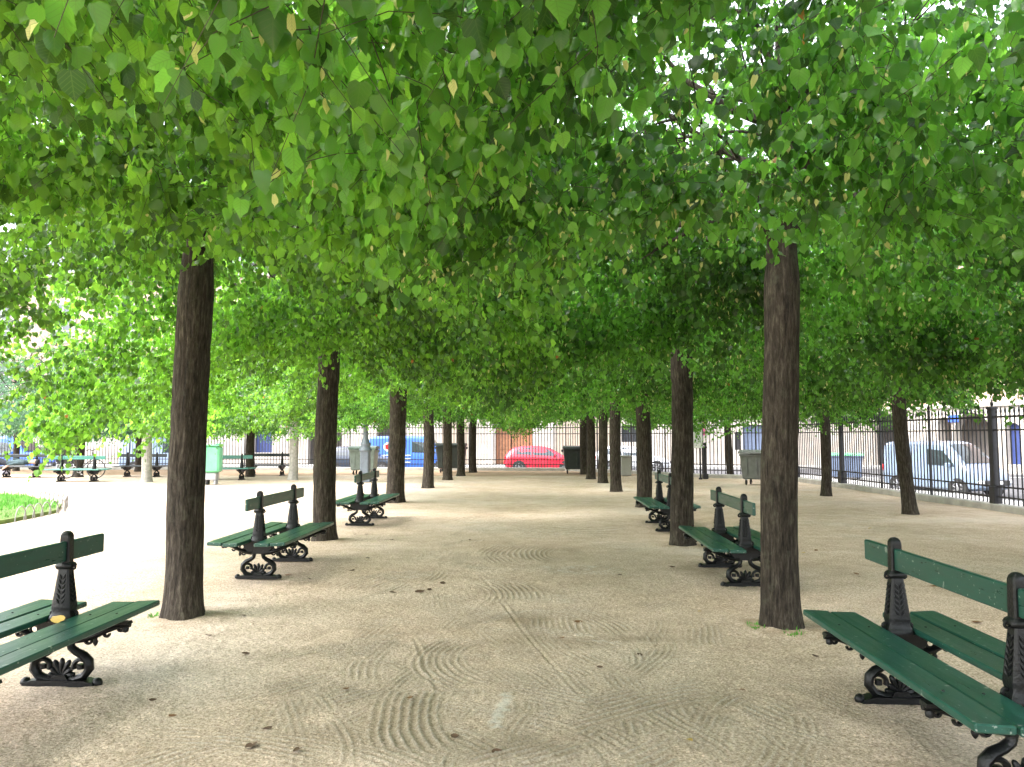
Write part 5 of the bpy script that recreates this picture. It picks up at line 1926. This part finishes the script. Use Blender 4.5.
KIND = {0: ("russet dry leaf lying curled on the gravel", "russet leaves fallen on the gravel"), 4: ("russet dry leaf lying curled on the gravel", "russet leaves fallen on the gravel"),
        1: ("dark brown dead leaf lying on the gravel", "dark brown leaves fallen on the gravel"), 2: ("dark brown dead leaf lying on the gravel", "dark brown leaves fallen on the gravel"),
        3: ("yellow leaf lying on the gravel", "yellow leaves fallen on the gravel")}
for px, py, k, s in fallen:
    p = at(px, py)
    o = obj("fallen_leaf", LM[k])
    o.location = (p.x, p.y, float(ground_z(p.x, p.y)) + 0.003)
    o.rotation_euler = (random.uniform(-.15, .15), random.uniform(-.15, .15), random.uniform(0, 6.28))
    o.scale = (s * random.uniform(.7, 1), s, s)
    tag(o, KIND[k][0], "leaf", KIND[k][1])
o = obj("fallen_leaf", LM[3])
p = at(57, 620, 0.41)
o.location = (p.x, p.y, 0.412)
o.scale = (.07, .09, .09)
o.rotation_euler = (0.2, -0.3, 1.0)
tag(o, "yellow-brown curled leaf lying on the seat of the nearest left bench", "leaf")


def tuft(x, y, n, rad, label):
    mb = MB()
    for _ in range(n):
        a = random.uniform(0, 6.28)
        r = random.uniform(0.2, 1) * rad
        b = Vector((x + math.cos(a) * r, y + math.sin(a) * r, -0.005))
        l = random.uniform(0.025, 0.07)
        d = Vector((math.cos(a) * random.uniform(0.1, 0.9), math.sin(a) * random.uniform(0.1, 0.9), 1)).normalized()
        s = Vector((-math.sin(a), math.cos(a), 0)) * random.uniform(0.003, 0.008)
        m_ = b + d * l * 0.55
        e = b + d * l + Vector((0, 0, -0.25 * l * random.random()))
        mb.add([b - s * 0.6, b + s * 0.6, m_ + s, e, m_ - s], [[0, 1, 2, 3, 4]])
    o_ = mb.build("weed_tuft", M["grass"])
    tag(o_, label, "weed")


p = at(782, 628)
tuft(p.x - 0.20, p.y - 0.03, 46, 0.07, "little green weed at the left foot of the big near right trunk")
tuft(p.x + 0.02, p.y - 0.20, 60, 0.08, "green weed tuft right in front of the big near right trunk")
p = at(182, 618)
tuft(p.x - 0.22, p.y - 0.02, 26, 0.05, "small weed at the left foot of the thick near left trunk")

# ------------------------------------------------------------------ light
SUN_EL, SUN_AZ = R(52), R(-112)     # azimuth measured clockwise from +Y: the light comes from the left
wd = bpy.data.worlds.new("World")
scene.world = wd
wd.use_nodes = True
nt = wd.node_tree
bg = nt.nodes["Background"]
sky = nt.nodes.new("ShaderNodeTexSky")
sky.sky_type = "NISHITA"
sky.sun_disc = False
sky.sun_elevation = SUN_EL
sky.sun_rotation = SUN_AZ % (2 * PI)
sky.air_density = 1.0
sky.dust_density = 3.0
sky.ozone_density = 1.0
hs = nt.nodes.new("ShaderNodeHueSaturation")
hs.inputs["Saturation"].default_value = 0.30      # thin cloud whitens the sky
nt.links.new(sky.outputs["Color"], hs.inputs["Color"])
nt.links.new(hs.outputs["Color"], bg.inputs["Color"])
bg.inputs["Strength"].default_value = 0.15
sd = bpy.data.lights.new("sun", "SUN")
sd.energy = 0.5
sd.angle = R(40)
sd.color = (1.0, 0.95, 0.86)
so = bpy.data.objects.new("sun", sd)
COL.objects.link(so)
dirv = Vector((math.sin(SUN_AZ) * math.cos(SUN_EL), math.cos(SUN_AZ) * math.cos(SUN_EL), math.sin(SUN_EL)))
so.rotation_euler = (-dirv).to_track_quat("-Z", "Y").to_euler()
so.location = dirv * 60

vs_ = scene.view_settings
vs_.view_transform = "Standard"
vs_.look = "None"
vs_.gamma = 1.0
vs_.use_curve_mapping = False
vs_.exposure = 3.15
cy = scene.cycles
cy.max_bounces = 9
cy.diffuse_bounces = 6
cy.transmission_bounces = 6
cy.glossy_bounces = 3
cy.use_denoising = True
cy.denoising_prefilter = "ACCURATE"
cy.use_adaptive_sampling = False
cy.sample_clamp_indirect = 0.6
scene.render.film_transparent = False
